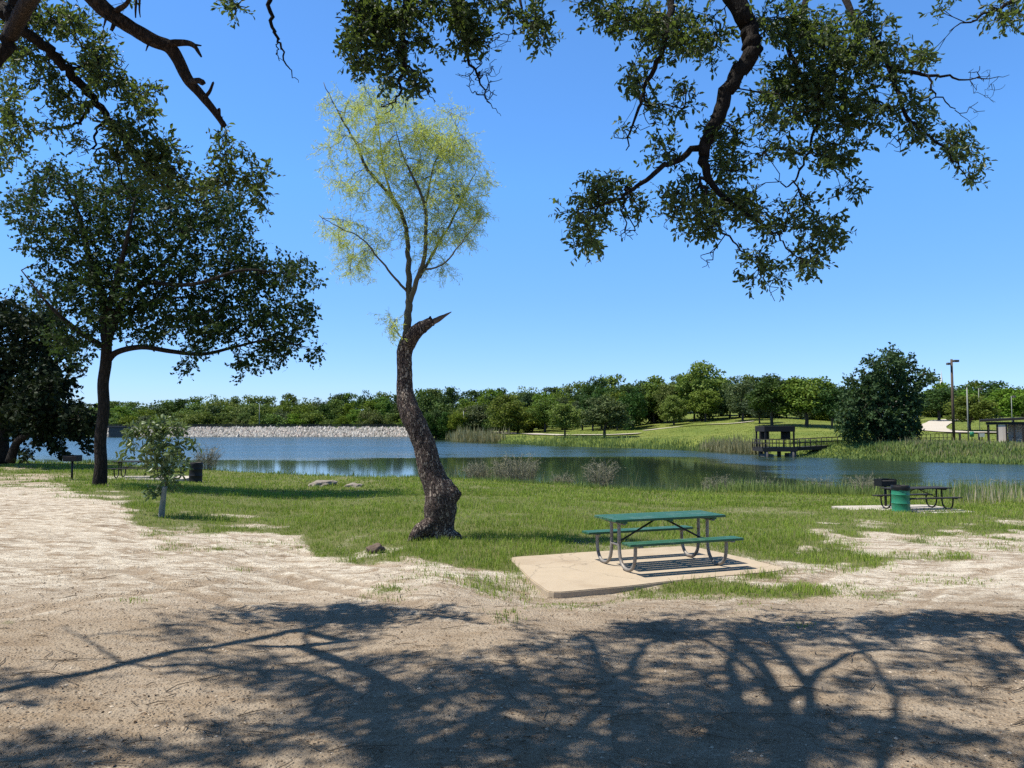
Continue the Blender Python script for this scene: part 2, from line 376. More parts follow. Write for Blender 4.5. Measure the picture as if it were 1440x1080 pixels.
def mat_ground():
    t = NT('ground'); P = t.n('NewGeometry').outputs['Position']
    g = t.n('Attribute', attribute_name='grass').outputs['Fac']; fa = t.n('Attribute', attribute_name='far').outputs['Fac']
    sd = t.n('Attribute', attribute_name='sand').outputs['Fac']
    big = t.noise(.42, 5, .6, P, .4); mid = t.noise(2.3, 6, .62, P); fine = t.noise(16, 5, .65, P); grit = t.noise(70, 3, .7, P)
    mpn = t.n('Mapping'); t.set(mpn.inputs['Vector'], P); mpn.inputs['Scale'].default_value = (1.0, 1.9, 1); mpn.inputs['Rotation'].default_value = (0, 0, .45)
    mpk = t.n('Mapping'); t.set(mpk.inputs['Vector'], P); mpk.inputs['Scale'].default_value = (1.0, 2.1, 1); mpk.inputs['Rotation'].default_value = (0, 0, -.75)
    streak = t.math('MINIMUM', t.noise(1.9, 7, .70, mpn.outputs[0], .8), t.math('ADD', t.noise(2.3, 7, .70, mpk.outputs[0], .8), .05))
    dirt = t.mix(t.ramp(big, [(.36, 0.0), (.62, 1.0)]), (.19, .138, .09), (.36, .285, .205))
    dirt = t.mix(t.ramp(mid, [(.38, 0.0), (.68, .75)]), dirt, (.335, .255, .172))
    pale = t.math('MULTIPLY', t.ramp(streak, [(.40, 0.0), (.56, 1.0)]), t.math('ADD', t.math('MULTIPLY', sd, .9), .12), clamp=True)
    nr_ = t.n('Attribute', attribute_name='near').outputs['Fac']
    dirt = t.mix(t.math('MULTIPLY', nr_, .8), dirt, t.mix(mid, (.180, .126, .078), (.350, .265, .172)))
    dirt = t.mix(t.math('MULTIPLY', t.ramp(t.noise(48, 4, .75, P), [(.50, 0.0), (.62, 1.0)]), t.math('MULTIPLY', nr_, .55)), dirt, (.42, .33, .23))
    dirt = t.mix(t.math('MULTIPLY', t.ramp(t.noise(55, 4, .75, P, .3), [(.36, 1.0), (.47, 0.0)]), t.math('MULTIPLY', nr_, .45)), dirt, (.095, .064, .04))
    dirt = t.mix(pale, dirt, (.60, .535, .43))
    dirt = t.mix(t.ramp(fine, [(.30, .38), (.47, 0.0)]), dirt, (.17, .12, .08))
    dirt = t.mix(t.ramp(grit, [(.56, 0.0), (.74, .30)]), dirt, (.60, .51, .40))
    dirt = t.mix(t.ramp(grit, [(.26, .32), (.42, 0.0)]), dirt, (.14, .10, .07))
    und = t.mix(mid, (.07, .095, .025), (.15, .17, .05))
    und = t.mix(t.ramp(fine, [(.35, 0.0), (.7, .5)]), und, (.22, .18, .10))
    gm = t.math('ADD', g, t.math('MULTIPLY', t.math('SUBTRACT', fine, .5), .9))
    col = t.mix(t.ramp(gm, [(.38, 0.0), (.62, 1.0)]), dirt, und)
    lawn = t.mix(t.ramp(t.noise(.09, 6, .65, P), [(.35, 0.0), (.65, 1.0)]), (.115, .155, .030), (.20, .215, .052))
    lawn = t.mix(t.ramp(t.noise(.9, 5, .7, P), [(.38, 0.0), (.62, .8)]), lawn, (.07, .10, .02))
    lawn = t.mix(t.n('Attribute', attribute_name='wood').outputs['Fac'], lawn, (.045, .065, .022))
    col = t.mix(fa, col, lawn)
    h = t.math('ADD', t.math('MULTIPLY', fine, 1.0), t.math('MULTIPLY', grit, .5))
    peb = t.voro(34, P); h = t.math('ADD', h, t.ramp(peb, [(.0, .5), (.45, 0.0)]))
    t.pbsdf(col, .95, .1, nrm=t.bump(h, t.math('MULTIPLY', t.math('SUBTRACT', 1.0, fa), 1.0), .04)); return t.m
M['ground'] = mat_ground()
def mat_water():
    t = NT('lake_water'); P = t.n('NewGeometry').outputs['Position']
    sx = t.n('SeparateXYZ', ins={0: P}); x, y = sx.outputs[0], sx.outputs[1]
    u = t.math('DIVIDE', x, y)
    w = t.n('MapRange', interpolation_type='SMOOTHSTEP', ins={0: u, 1: .16, 2: .40, 3: 104.0, 4: 60.0}).outputs[0]
    mp = t.n('Mapping'); t.set(mp.inputs['Vector'], P); mp.inputs['Scale'].default_value = (.012, .05, 1)
    nz = t.noise(1.0, 4, .6, mp.outputs[0])
    d = t.math('ADD', t.math('SUBTRACT', y, w), t.math('MULTIPLY', t.math('SUBTRACT', nz, .5), 60.0))
    rip = t.n('MapRange', interpolation_type='SMOOTHSTEP', ins={0: d, 1: -10.0, 2: 12.0}).outputs[0]
    mp2 = t.n('Mapping'); t.set(mp2.inputs['Vector'], P); mp2.inputs['Scale'].default_value = (.02, .13, 1)
    st = t.ramp(t.noise(1, 5, .6, mp2.outputs[0]), [(.38, .55), (.55, 1.0)])
    rip = t.math('MULTIPLY', rip, st)
    mp3 = t.n('Mapping'); t.set(mp3.inputs['Vector'], P); mp3.inputs['Scale'].default_value = (.5, 1.5, 1)
    h = t.math('ADD', t.noise(1.2, 4, .6, mp3.outputs[0]), t.math('MULTIPLY', t.noise(5, 3, .6, mp3.outputs[0]), .35))
    stn = t.math('ADD', t.math('MULTIPLY', rip, .21), .003)
    nrm = t.n('Bump', ins={'Distance': .6, 'Height': h, 'Strength': stn}).outputs[0]
    p = t.n('BsdfPrincipled', ins={'Base Color': (.020, .036, .022), 'IOR': 1.333, 'Normal': nrm, 'Specular IOR Level': .5, 'Specular Tint': (.90, .89, .80)})
    t.set(p.inputs['Roughness'], t.math('ADD', t.math('MULTIPLY', rip, .16), .05))
    return t.surf(p.outputs[0])
M['water'] = mat_water()

# ------------------------------------------------------------------ leaves, twigs, skeletons
def leaf_quads(mb, P, D, N, L, Wd, hexa=False, fold=.15):
    n = len(P); D = norm(D); S = norm(np.cross(D, N)); N = np.cross(S, D)
    L = np.broadcast_to(L, (n,))[:, None]; Wd = np.broadcast_to(Wd, (n,))[:, None] / 2
    if hexa:
        V = np.stack([P, P + D * L * .28 + S * Wd * .8 + N * Wd * fold * 2, P + D * L * .68 + S * Wd * .85 + N * Wd * fold * 2, P + D * L - N * L * .10,
                      P + D * L * .68 - S * Wd * .85 + N * Wd * fold * 2, P + D * L * .28 - S * Wd * .8 + N * Wd * fold * 2], 1)
        b = np.arange(n)[:, None] * 6
        mb.add(V.reshape(-1, 3), np.concatenate([b + [0, 1, 2, 3], b + [0, 3, 4, 5]]))
    else:
        V = np.stack([P, P + D * L * .45 + S * Wd + N * Wd * fold, P + D * L, P + D * L * .45 - S * Wd + N * Wd * fold], 1)
        b = np.arange(n)[:, None] * 4
        mb.add(V.reshape(-1, 3), b + [0, 1, 2, 3])
def prisms(mb, A, B, ra, rb):
    n = len(A); T = norm(B - A); u = norm(np.cross(T, np.array([.3, .5, .81]))); w = np.cross(T, u)
    a = np.arange(3) * 2 * np.pi / 3
    ring = lambda C, r: C[:, None] + r * (np.cos(a)[None, :, None] * u[:, None] + np.sin(a)[None, :, None] * w[:, None])
    V = np.concatenate([ring(A, ra), ring(B, rb)], 1); b = np.arange(n)[:, None] * 6
    mb.add(V.reshape(-1, 3), np.concatenate([b + [i, (i + 1) % 3, 3 + (i + 1) % 3, 3 + i] for i in range(3)]))
def rand_dir(n): return norm(rng.normal(size=(n, 3)))
def catmull(P, per=6):
    P = np.asarray(P, float); Q = np.vstack([2 * P[0] - P[1], P, 2 * P[-1] - P[-2]]); out = []
    for i in range(1, len(Q) - 2):
        for t in np.arange(per) / per:
            a, b, c, d = Q[i - 1], Q[i], Q[i + 1], Q[i + 2]
            out.append(.5 * ((2 * b) + (-a + c) * t + (2 * a - 5 * b + 4 * c - d) * t * t + (-a + 3 * b - 3 * c + d) * t ** 3))
    out.append(P[-1]); return np.array(out)
def crook(A, B, n=4, amp=.3, rise=.8):
    A = np.asarray(A, float); B = np.asarray(B, float); L = np.linalg.norm(B - A); out = []
    for k in range(1, n):
        t = k / n; out.append(A + (B - A) * t + np.array([0, 0, rise * 4 * t * (1 - t)]) + rng.normal(size=3) * np.array([1, .5, .5]) * amp)
    return out
class Skel:
    def __init__(s, r_tip=.004, power=.45):
        s.p = np.zeros((60000, 3)); s.par = []; s.r = []; s.chains = []; s.n = 0; s.rt = r_tip; s.pw = power; s.open = []
    def _add(s, p, par, r):
        s.p[s.n] = p; s.par.append(par); s.r.append(r); s.n += 1; return s.n - 1
    def limb(s, P, r0, r1=None, per=6, attach=None, wob=0.0, tag_='limb', grip=True):
        P = np.asarray(P, float); C = catmull(P, per)
        rr = np.interp(np.linspace(0, 1, len(C)), np.linspace(0, 1, len(r0)), r0) if np.ndim(r0) else np.linspace(r0, r1, len(C))
        if wob: C[1:] += rng.normal(size=(len(C) - 1, 3)) * wob
        idx = [] if attach is None else [attach]
        par = attach if attach is not None else -1
        for c, r in zip(C, rr):
            par = s._add(c, par, r); idx.append(par); s.open.append(grip)
        s.chains.append((idx, tag_)); return idx
    def nearest(s, p):
        d = np.linalg.norm(s.p[:s.n] - p, axis=1); d[~np.array(s.open)] += 1e3; return int(np.argmin(d)), float(d.min())
    def connect(s, t, seg=.15, wob=.12, lift=0.0, maxr=None):
        i, L = s.nearest(t)
        # step a little towards the root so that side branches leave at an angle
        back = int(min(4, L / seg * .6))
        for _ in range(back):
            if s.par[i] >= 0: i = s.par[i]
        a = s.p[i].copy(); L = np.linalg.norm(t - a)
        k = int(max(2, min(14, L / seg)))
        pd = norm(a - s.p[s.par[i]]) if s.par[i] >= 0 else np.array([0, 0, 1.])
        c = a + (pd * .35 * min(1, .7 / max(L, .01)) + norm(t - a) * .3) * L * .6 + np.array([0, 0, lift]) * L
        idx = [i]; par = i
        for j in range(1, k + 1):
            q = j / k; p = a * (1 - q) ** 2 + 2 * c * q * (1 - q) + t * q * q
            if j < k: p = p + rng.normal(size=3) * wob * L / k * .6
            par = s._add(p, par, None); s.open.append(True); idx.append(par)
        s.chains.append((idx, 'twig')); return norm(s.p[idx[-1]] - s.p[idx[-2]])
    def radii(s):
        cnt = np.ones(s.n)
        kids = np.zeros(s.n)
        for i in range(s.n - 1, -1, -1):
            if s.par[i] >= 0: kids[s.par[i]] += cnt[i] if kids[i] == 0 else kids[i]
        tot = np.maximum(kids, 1)
        fl = getattr(s, 'floor', 0)
        r = np.array([s.r[i] if s.r[i] is not None else s.rt * tot[i] ** s.pw for i in range(s.n)])
        for i in range(s.n):
            if s.r[i] is None and s.par[i] >= 0: r[i] = min(r[i], r[s.par[i]] * .92); r[i] = max(r[i], fl)
        return r
    def emit(s, mbs, sides=(4, 6, 10), th=(.02, .06)):
        r = s.radii()
        for idx, tg in s.chains:
            rr = r[idx].copy()
            if tg == 'twig' and len(rr) > 1: rr[0] = min(rr[0], rr[1] * 1.25)
            elif tg != 'trunk' and len(rr) > 1: rr[0] = min(rr[0], rr[1] * 1.2)
            m = rr.max(); ns = sides[0] if m < th[0] else sides[1] if m < th[1] else sides[2]
            mbs[tg if tg in mbs else 'twig'].tube(s.p[idx], rr, ns, cap=(tg != 'twig'))
def blob_targets(blobs, conv, Y, depth, dens, jit=1.0):
    """blobs (cx,cy,rx,ry[,dens]) in picture units -> 3-D points at about Y, with real depth"""
    out = []
    for b in blobs:
        cx, cy, rx, ry = b[:4]; k = b[4] if len(b) > 4 else 1; yy = b[5] if len(b) > 5 else Y
        n = max(1, int(round(rx * ry * dens * k)))
        q = rand_dir(n) * (rng.random((n, 1)) ** .45)
        px, py = conv(cx + q[:, 0] * rx, cy + q[:, 2] * ry)
        out.append(at(px, py, yy + q[:, 1] * depth * jit))
    return np.concatenate(out)
def order_by(s, T):
    d = np.array([s.nearest(t)[1] for t in T]); return T[np.argsort(d)]
def leaf_cluster(mbL, mbT, T, D, k, lt, nl, L, Wd, droop=.3, spread=.9, hexa=False, tw_r=.0025, up=.35):
    n = len(T)
    T2 = np.repeat(T, k, 0); D2 = np.repeat(D, k, 0)
    td = norm(D2 * .6 + rand_dir(n * k) * spread + np.array([0, 0, -droop]))
    ll = lt * (.6 + .8 * rng.random((n * k, 1)))
    A = T2 - D2 * lt * .3 * rng.random((n * k, 1)); B = A + td * ll
    if mbT is not None: prisms(mbT, A, B, tw_r, tw_r * .5)
    P = []; DD = []
    for j in range(nl):
        f = (j + .5 + rng.random((n * k, 1)) * .5) / nl
        P.append(A + td * ll * (.15 + .85 * f)); DD.append(norm(td * .5 + rand_dir(n * k) * .85 + np.array([0, 0, -.15])))
    P = np.concatenate(P); DD = np.concatenate(DD)
    N = norm(rand_dir(len(P)) * .8 + np.array([0, 0, up]))
    s_ = .5 + 1.0 * rng.random(len(P)) ** 1.2
    leaf_quads(mbL, P, DD, N, L * s_, Wd * s_, hexa)

# ================================================================== GROUND AND WATER
ys = np.concatenate([np.arange(-14, 3, .35), np.arange(3, 16, .075), np.arange(16, 34, .25), np.arange(34, 64, .5), np.arange(64, 82, 2),
                     np.arange(82, 132, 1.0), np.arange(132, 320, 2.0), np.geomspace(322, 3000, 26)])
us = np.concatenate([np.linspace(-6, -1.0, 26)[:-1], np.linspace(-1.0, 1.0, 300), np.linspace(1.0, 6, 26)[1:]])
YY, UU = np.meshgrid(ys, us, indexing='ij'); XX = UU * np.maximum(YY + 1, 7)
def track_field(x, y):
    best = np.full(x.shape, 9.0); k = (y > 3) & (y < 26); xs, ys_ = x[k], y[k]; b = np.full(xs.shape, 9.0)
    for L in ([(-60, 690), (120, 715), (300, 760), (520, 812), (760, 862)], [(-60, 722), (100, 752), (260, 800), (430, 850)], [(-60, 802), (150, 790), (330, 770), (425, 757)], [(-60, 862), (200, 815), (420, 788), (600, 812)], [(1500, 775), (1300, 800), (1120, 870)]):
        C = catmull([gpt(a, b_) for a, b_ in L], 30)[:, :2]; T = norm(np.gradient(C, axis=0)); S = np.stack([-T[:, 1], T[:, 0]], -1)
        for o in (-.72, .72):
            for p in (C + S * o): b = np.minimum(b, np.hypot(xs - p[0], ys_ - p[1]))
    best[k] = b; return best
TD = track_field(XX, YY)
TRK = sstep(.17, .07, TD) * sstep(.38, .55, fbm(XX * 1.1, YY * 1.1, 88, 3)); RIM = sstep(.30, .2, TD) * sstep(.12, .2, TD)
ZZ = ground_z(XX, YY) - TRK * .022 + RIM * .012; GM = grass_mask(XX, YY, ZZ)
PXg, PYg = project(np.stack([XX, YY, ZZ], -1))
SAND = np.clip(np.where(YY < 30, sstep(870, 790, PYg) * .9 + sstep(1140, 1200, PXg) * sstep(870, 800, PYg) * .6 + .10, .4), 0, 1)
FARM = sstep(48, 60, YY)
nr, nc = YY.shape
ii = (np.arange(nr - 1)[:, None] * nc + np.arange(nc - 1)[None]).ravel()
me = mesh_np('ground', np.stack([XX, YY, ZZ], -1).reshape(-1, 3), [np.stack([ii, ii + 1, ii + nc + 1, ii + nc], -1)], M['ground'], True,
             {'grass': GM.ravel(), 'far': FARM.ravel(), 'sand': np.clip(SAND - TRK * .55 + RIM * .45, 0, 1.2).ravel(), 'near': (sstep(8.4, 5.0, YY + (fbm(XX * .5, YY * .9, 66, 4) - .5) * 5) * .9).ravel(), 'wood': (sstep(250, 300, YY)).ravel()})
kind(obj('ground', me), 'structure', 'pale dirt clearing and grassy banks around the lake')
w = MB(); w.add([(-420, 36, ZW), (320, 36, ZW), (320, 318, ZW), (-420, 318, ZW)], np.array([(0, 1, 2, 3)]))
kind(w.build('water', M['water']), 'structure', 'blue green lake water, rippled far out and calm near the bank')

def ribbon(name, pts, width, mat, lift=.07, label=None):
    C = catmull(np.array([(p[0], p[1], 0) for p in pts]), 14)
    T = norm(np.gradient(C, axis=0)); S = np.stack([-T[:, 1], T[:, 0], 0 * T[:, 0]], -1)
    cols = np.linspace(-.5, .5, 5); V = []
    for c_ in cols:
        q = C + S * width * c_; q[:, 2] = ground_z(q[:, 0], q[:, 1], False) + lift; V.append(q)
    V = np.stack(V, 1); top = V[:, :, 2].max(1, keepdims=True); V[:, :, 2] = V[:, :, 2] * .4 + top * .6
    n = len(C); i = (np.arange(n - 1)[:, None] * 5 + np.arange(4)[None]).ravel()
    me = mesh_np(name, V.reshape(-1, 3), [np.stack([i, i + 5, i + 6, i + 1], -1)], mat, True)
    return kind(obj(name, me), 'structure', label)
ribbon('path', [gpt(622, 601.5), gpt(660, 603.5), gpt(700, 608.5), gpt(760, 611.5), gpt(830, 612.5), gpt(900, 610.5)], 4.5, M['pavement'], .12, 'pale concrete road curving along the far bank beyond the dam')
ribbon('road', [gpt(1420, 590), gpt(1345, 590.5), gpt(1316, 597), gpt(1312, 604), gpt(1345, 608.5), gpt(1400, 609.5), gpt(1500, 610)], 5, M['pavement'], .12, 'pale gravel drive looping behind the light poles')
ribbon('path', [gpt(905, 606), gpt(960, 600), gpt(1010, 597), gpt(1060, 593)], 2.6, M['pavement'], .12, 'narrow pale path across the far lawn')

# ================================================================== GRASS (uncountable)
def blades(n, ylo, yhi, pw, h0, h1, w0, name, mat, maskfn, ulim=.78, lean=.45):
    q = rng.random(n); y = (ylo ** (1 - pw) + q * (yhi ** (1 - pw) - ylo ** (1 - pw))) ** (1 / (1 - pw))
    u = (rng.random(n) * 2 - 1) * ulim; x = u * y
    # clumping
    z = ground_z(x, y); m = maskfn(x, y, z)
    cl = .35 + .65 * sstep(.3, .62, fbm(x * 3.1, y * 3.1, 55, 2))
    k = (rng.random(n) < m * cl) & (slab_dist(x, y, SLAB) > .02)
    x, y, z, m = x[k], y[k], z[k], m[k]; n = len(x)
    hh = (h0 + (h1 - h0) * fbm(x * .8, y * .8, 61, 3) ** 1.3) * (.5 + .9 * rng.random(n)) * (.35 + .65 * m)
    wd = w0 * (.6 + .8 * rng.random(n)) * np.maximum(1, y / 14) ** .75
    a = rng.random(n) * 2 * np.pi; dx, dy = np.cos(a), np.sin(a)
    b = rng.random(n) * 2 * np.pi; ln = hh * lean * (.3 + rng.random(n))
    B = np.stack([x, y, z - .01], -1); S = np.stack([dx, dy, 0 * dx], -1) * wd[:, None] / 2
    Mid = B + np.stack([np.cos(b) * ln * .35, np.sin(b) * ln * .35, hh * .6], -1); Tip = B + np.stack([np.cos(b) * ln, np.sin(b) * ln, hh], -1)
    V = np.stack([B - S, B + S, Mid + S * .75, Mid - S * .75, Tip], 1).reshape(-1, 3)
    i = np.arange(n)[:, None] * 5
    me = mesh_np(name, V, [i + [0, 1, 2, 3], i + [3, 2, 4]], mat)
    return kind(obj(name, me), 'stuff')
def mask_in(x, y, z):
    pxu = x / np.maximum(y, 6) * F + CX
    return grass_mask(x, y, z) * (y < np.interp(pxu, _cpx, _cD) + 3.5)
blades(330000, 7.5, 30, 1.15, .03, .20, .0085, 'grass', M['grass'], mask_in)['label'] = 'bright green grass on the bank around the picnic table'
blades(150000, 28, 56, 1.02, .06, .19, .012, 'grass', M['grass'], mask_in)['label'] = 'bright green grass sloping down to the lake'

def far_lawn(n):
    px = rng.uniform(640, 1520, n); q = 3 + 95 * rng.random(n) ** 1.3; y = np.interp(px, _spx, _sD) + q; x = (px - CX) / F * y; z = ground_z(x, y)
    k = fbm(x * .12, y * .12, 71, 3) > .36; x, y, z = x[k], y[k], z[k]; n = len(x); mb = MB(); D = norm(np.stack([rng.normal(size=n) * .4, rng.normal(size=n) * .4, np.ones(n)], -1))
    leaf_quads(mb, np.stack([x, y, z - .03], -1), D, rand_dir(n), .07 + .14 * rng.random(n), .08 + .08 * rng.random(n)); kind(mb.build('grass', M['lawn_blade']), 'stuff', 'mown and tufty grass of the far lawn')
M['lawn_blade'] = mat_leaf('lawn_blade', (.14, .19, .028), (.25, .27, .06), (.26, .32, .05), .3, .6, .1, noise_scale=.08)
far_lawn(45000)
def tall_weeds(name, spots, mat, n_per, h, w_, spread, label, seed=0.0, lean=.3):
    """spots: list of (x,y,z,scale)"""
    mb = MB(); sb = MB()
    for (x, y, z, s_) in spots:
        n = max(3, int(n_per * s_)); P = np.stack([x + rng.normal(size=n) * spread * s_, y + rng.normal(size=n) * spread * s_ * .7, np.full(n, z)], -1)
        P[:, 2] = ground_z(P[:, 0], P[:, 1]) - .03
        P[:, 2] = np.maximum(P[:, 2], ZW - .1)
        hh = h * s_ * (.5 + .8 * rng.random(n)); a = rng.random(n) * 6.283; ln = hh * lean * rng.random(n)
        T = P + np.stack([np.cos(a) * ln, np.sin(a) * ln, hh], -1)
        D = T - P; N = norm(rand_dir(n) * np.array([1, 1, .2]))
        leaf_quads(mb, P, D, N, np.linalg.norm(D, axis=1), w_ * (.6 + rng.random(n)))
    o = mb.build(name, mat); kind(o, 'stuff', label); return o
def strip(pxs, pys, n, jy, conv=None):
    out = []
    for _ in range(n):
        px = random.uniform(pxs[0], pxs[-1]); py = np.interp(px, pxs, pys) + random.uniform(-jy, jy); g = gpt(px, py); out.append((*g, random.uniform(.6, 1.3)))
    return out
def bank_spots(px0, px1, n, q0, q1):
    out = []
    for _ in range(n):
        px = random.uniform(px0, px1); Dv = np.interp(px, _cpx, _cD) + random.uniform(q0, q1); x = (px - CX) / F * Dv
        out.append((x, Dv, gz(x, Dv), random.uniform(.6, 1.3)))
    return out
def shore_spots(px0, px1, n, q0, q1):
    out = []
    for _ in range(n):
        px = random.uniform(px0, px1); Dv = np.interp(px, _spx, _sD) + random.uniform(q0, q1); x = (px - CX) / F * Dv
        out.append((x, Dv, gz(x, Dv), random.uniform(.6, 1.3)))
    return out
tall_weeds('weeds', bank_spots(-60, 640, 300, -1.0, 4), M['weed'], 14, .28, .03, .35, 'green weeds along the near edge of the lake')
tall_weeds('weeds', bank_spots(640, 1010, 380, -1.0, 4), M['weed'], 16, .26, .03, .35, 'green weeds along the near edge of the lake right of the bent tree')
tall_weeds('weeds', bank_spots(1000, 1500, 420, -1.5, 4), M['weed'], 18, .58, .03, .35, 'tall green weeds on the bank behind the dark picnic table')
tall_weeds('weeds', bank_spots(1330, 1560, 130, -8, 3), M['weed'], 14, .7, .03, .35, 'tall green weeds among the seed heads on the right')
tall_weeds('reeds', bank_spots(600, 1260, 130, 0, 4), M['reed'], 8, .95, .016, .35, 'thin wispy grey green stems along the near shore from the bent tree to the drum')
tall_weeds('dry_grass', bank_spots(1340, 1560, 90, -9, 3), M['seed'], 9, .80, .022, .3, 'straw coloured seed heads at the lake edge on the right')
tall_weeds('reeds', bank_spots(330, 560, 60, 1, 5), M['reed'], 7, .75, .018, .25, 'thin pale reeds at the near waterline')
tall_weeds('reeds', shore_spots(990, 1066, 200, -2.5, 2), M['reed'], 16, 1.5, .10, .8, 'pale reeds along the far bank beside the pier')
tall_weeds('reeds', shore_spots(640, 700, 140, -2, 2), M['reed'], 16, 2.3, .14, 1.2, 'pale reeds on the point near the dam')
tall_weeds('weeds', shore_spots(690, 1010, 420, -3, 4), M['weed'], 16, .8, .10, .9, 'yellow green weeds along the far bank')
tall_weeds('weeds', shore_spots(1225, 1560, 1000, -3.2, 9), M['weed'], 22, .48, .15, .8, 'dense green weeds on the far bank in front of the shelter')
tall_weeds('weeds', shore_spots(1115, 1230, 300, -3.2, 7), M['weed'], 20, .30, .14, .7, 'low weeds on the far bank under the pier walkway')
tall_weeds('reeds', shore_spots(1230, 1560, 200, -1, 8), M['reed'], 14, .8, .07, .7, 'straw coloured stems among the weeds on the far bank')

# ================================================================== TREES
def far_tree_mesh(seed, H, Wc, low, n_clump, n_leaf, leaf, shape='round', gaps=.3):
    """unit-size tree (H tall, half width Wc): returns trunk mesh, crown mesh builders in local metres"""
    global rng
    keep = rng; rng = np.random.default_rng(seed)
    sk = Skel(.035, .5)
    trunk = sk.limb([(0, 0, -.3), (.05 * H * .2, 0, H * .18), (-.02 * H, .02 * H, H * .42), (.02 * H, 0, H * .72)], [H * .028, H * .022, H * .016, H * .006], tag_='trunk', per=5)
    C = []
    zc, zr = (1 + low) / 2 * H, (1 - low) / 2 * H
    while len(C) < n_clump:
        q = rand_dir(1)[0] * rng.random() ** .33
        z = q[2]
        if shape == 'dome' and z < -.55: continue
        wz = 1 if shape != 'cone' else (1 - .55 * (z + 1) / 2)
        if shape == 'oval': wz = 1 - .25 * max(z, 0)
        C.append((q[0] * Wc * wz * .92, q[1] * Wc * wz * .92, zc + z * zr * .88))
    C = np.array(C); C = order_by(sk, C)
    Ds = np.array([sk.connect(t, seg=H * .05, wob=.25, lift=.06) for t in C])
    tb = MB(); sk.emit({'trunk': tb, 'twig': tb, 'limb': tb}, (4, 5, 8), (.06, .15))
    lb = MB(); r = (Wc * Wc * zr / n_clump) ** (1 / 3) * 1.15
    per = n_leaf // n_clump
    for c in C:
        rr = r * rng.uniform(.6, 1.25)
        q = rand_dir(per) * (rng.random((per, 1)) ** .4); P = c + q * np.array([rr * 1.15, rr * 1.15, rr * .8])
        N = norm(q * .7 + rand_dir(per) * .7 + np.array([0, 0, .35])); D = rand_dir(per)
        sz = leaf * (.6 + .8 * rng.random(per))
        leaf_quads(lb, P - D * sz[:, None] * .5, D, N, sz, sz * .72)
    rng = keep
    return tb, lb
PROTO = {}
def proto(key, *a, mat='tree_leaf', **k):
    tb, lb = far_tree_mesh(*a, **k)
    tme = mesh_np('trunk', np.concatenate(tb.V), [np.concatenate(f) for f in tb.Fs.values()], M['bark_far'], True)
    PROTO[key] = (tme, lb)
    PROTO[key + '_m'] = {}
def crown_me(key, mat):
    d = PROTO[key + '_m']
    if mat not in d:
        lb = PROTO[key][1]; d[mat] = mesh_np('crown', np.concatenate(lb.V), [np.concatenate(f) for f in lb.Fs.values()], M[mat])
    return d[mat]
# local size: 10 m tall, 4 m half width
proto('round', 11, 10, 4.0, .10, 60, 6200, .40, 'round')
proto('oval', 12, 10, 4.0, .04, 62, 6200, .38, 'oval')
proto('dome', 13, 10, 4.2, .08, 60, 6000, .40, 'dome')
proto('loose', 14, 10, 4.2, .12, 44, 4200, .40, 'round')
proto('cone', 15, 10, 3.8, .04, 60, 6000, .38, 'cone')
proto('tall', 16, 10, 3.8, .14, 58, 5600, .40, 'oval')
proto('bushy', 17, 10, 4.6, -.12, 60, 5200, .46, 'round')
proto('thick', 18, 10, 4.4, -.10, 52, 4800, .48, 'oval')
proto('ragged', 19, 10, 4.6, -.05, 40, 4200, .46, 'round')
WKEYS = ['bushy', 'thick', 'ragged', 'oval']
KEYS = ['round', 'oval', 'dome', 'loose', 'tall']
def far_tree(key, loc, H, hw, mat, label, group=None, cat='tree', name='tree', rz=None):
    rz = random.uniform(0, 6.28) if rz is None else rz
    o = thing(name, label, cat, loc, rz, group, scale=(hw / 4.0, hw / 4.0, H / 10.0))
    obj('trunk', PROTO[key][0], o); obj('crown', crown_me(key, mat), o); return o

# ---- the wood: rows of trees whose tops follow the tree line
_tx = np.array([-200, 60, 150, 200, 250, 300, 350, 400, 440, 480, 520, 560, 600, 650, 700, 750, 800, 850, 900, 950, 1000, 1050, 1100, 1160, 1200, 1260, 1330, 1380, 1440, 1560])
_ty = np.array([566, 566, 562, 564, 560, 556, 556, 553, 559, 550, 546, 555, 547, 543, 547, 545, 536, 527, 523, 525, 523, 528, 529, 540, 540, 548, 535, 530, 545, 540])
def wood(px0, px1, step, d0, d1, frac0, frac1, label, group, mats, wpx=(17, 26)):
    px = px0
    while px < px1:
        d = random.uniform(d0, d1); x = (px - CX) / F * d; z = gz(x, d)
        yt = HOR - (HOR - np.interp(px, _tx, _ty)) * random.uniform(frac0, frac1)
        H = max(4.0, CAMZ + (HOR - yt) / F * d - z + .5)
        hw = min(random.uniform(*wpx) / F * d, H * .75)
        far_tree(random.choice(WKEYS), (x, d, z - .2), H, hw, random.choice(mats), label, group, name='woodland_tree')
        px += step * random.uniform(.7, 1.3)
GA = 'trees of the wood behind the stone dam'
wood(-120, 620, 24, 352, 392, .93, 1.06, 'dark green tree along the skyline of the wood behind the stone dam', GA, ['tree_leaf', 'dark_leaf', 'tree_leaf'])
wood(-120, 620, 22, 330, 350, .62, .85, 'mid green tree in the middle of the wood behind the stone dam', GA, ['tree_leaf', 'tree_leaf', 'bright_leaf', 'dark_leaf'], (16, 24))
wood(-120, 620, 17, 314, 328, .28, .55, 'low light green tree at the front of the wood, just over the dam crest', GA, ['tree_leaf', 'bright_leaf', 'tree_leaf', 'olive_leaf'], (12, 18))
GB = 'trees of the wood behind the far lawn'
wood(610, 1190, 22, 268, 300, .93, 1.04, 'dark green tree along the skyline of the wood behind the far lawn', GB, ['tree_leaf', 'dark_leaf', 'tree_leaf', 'dark_leaf'], (20, 30))
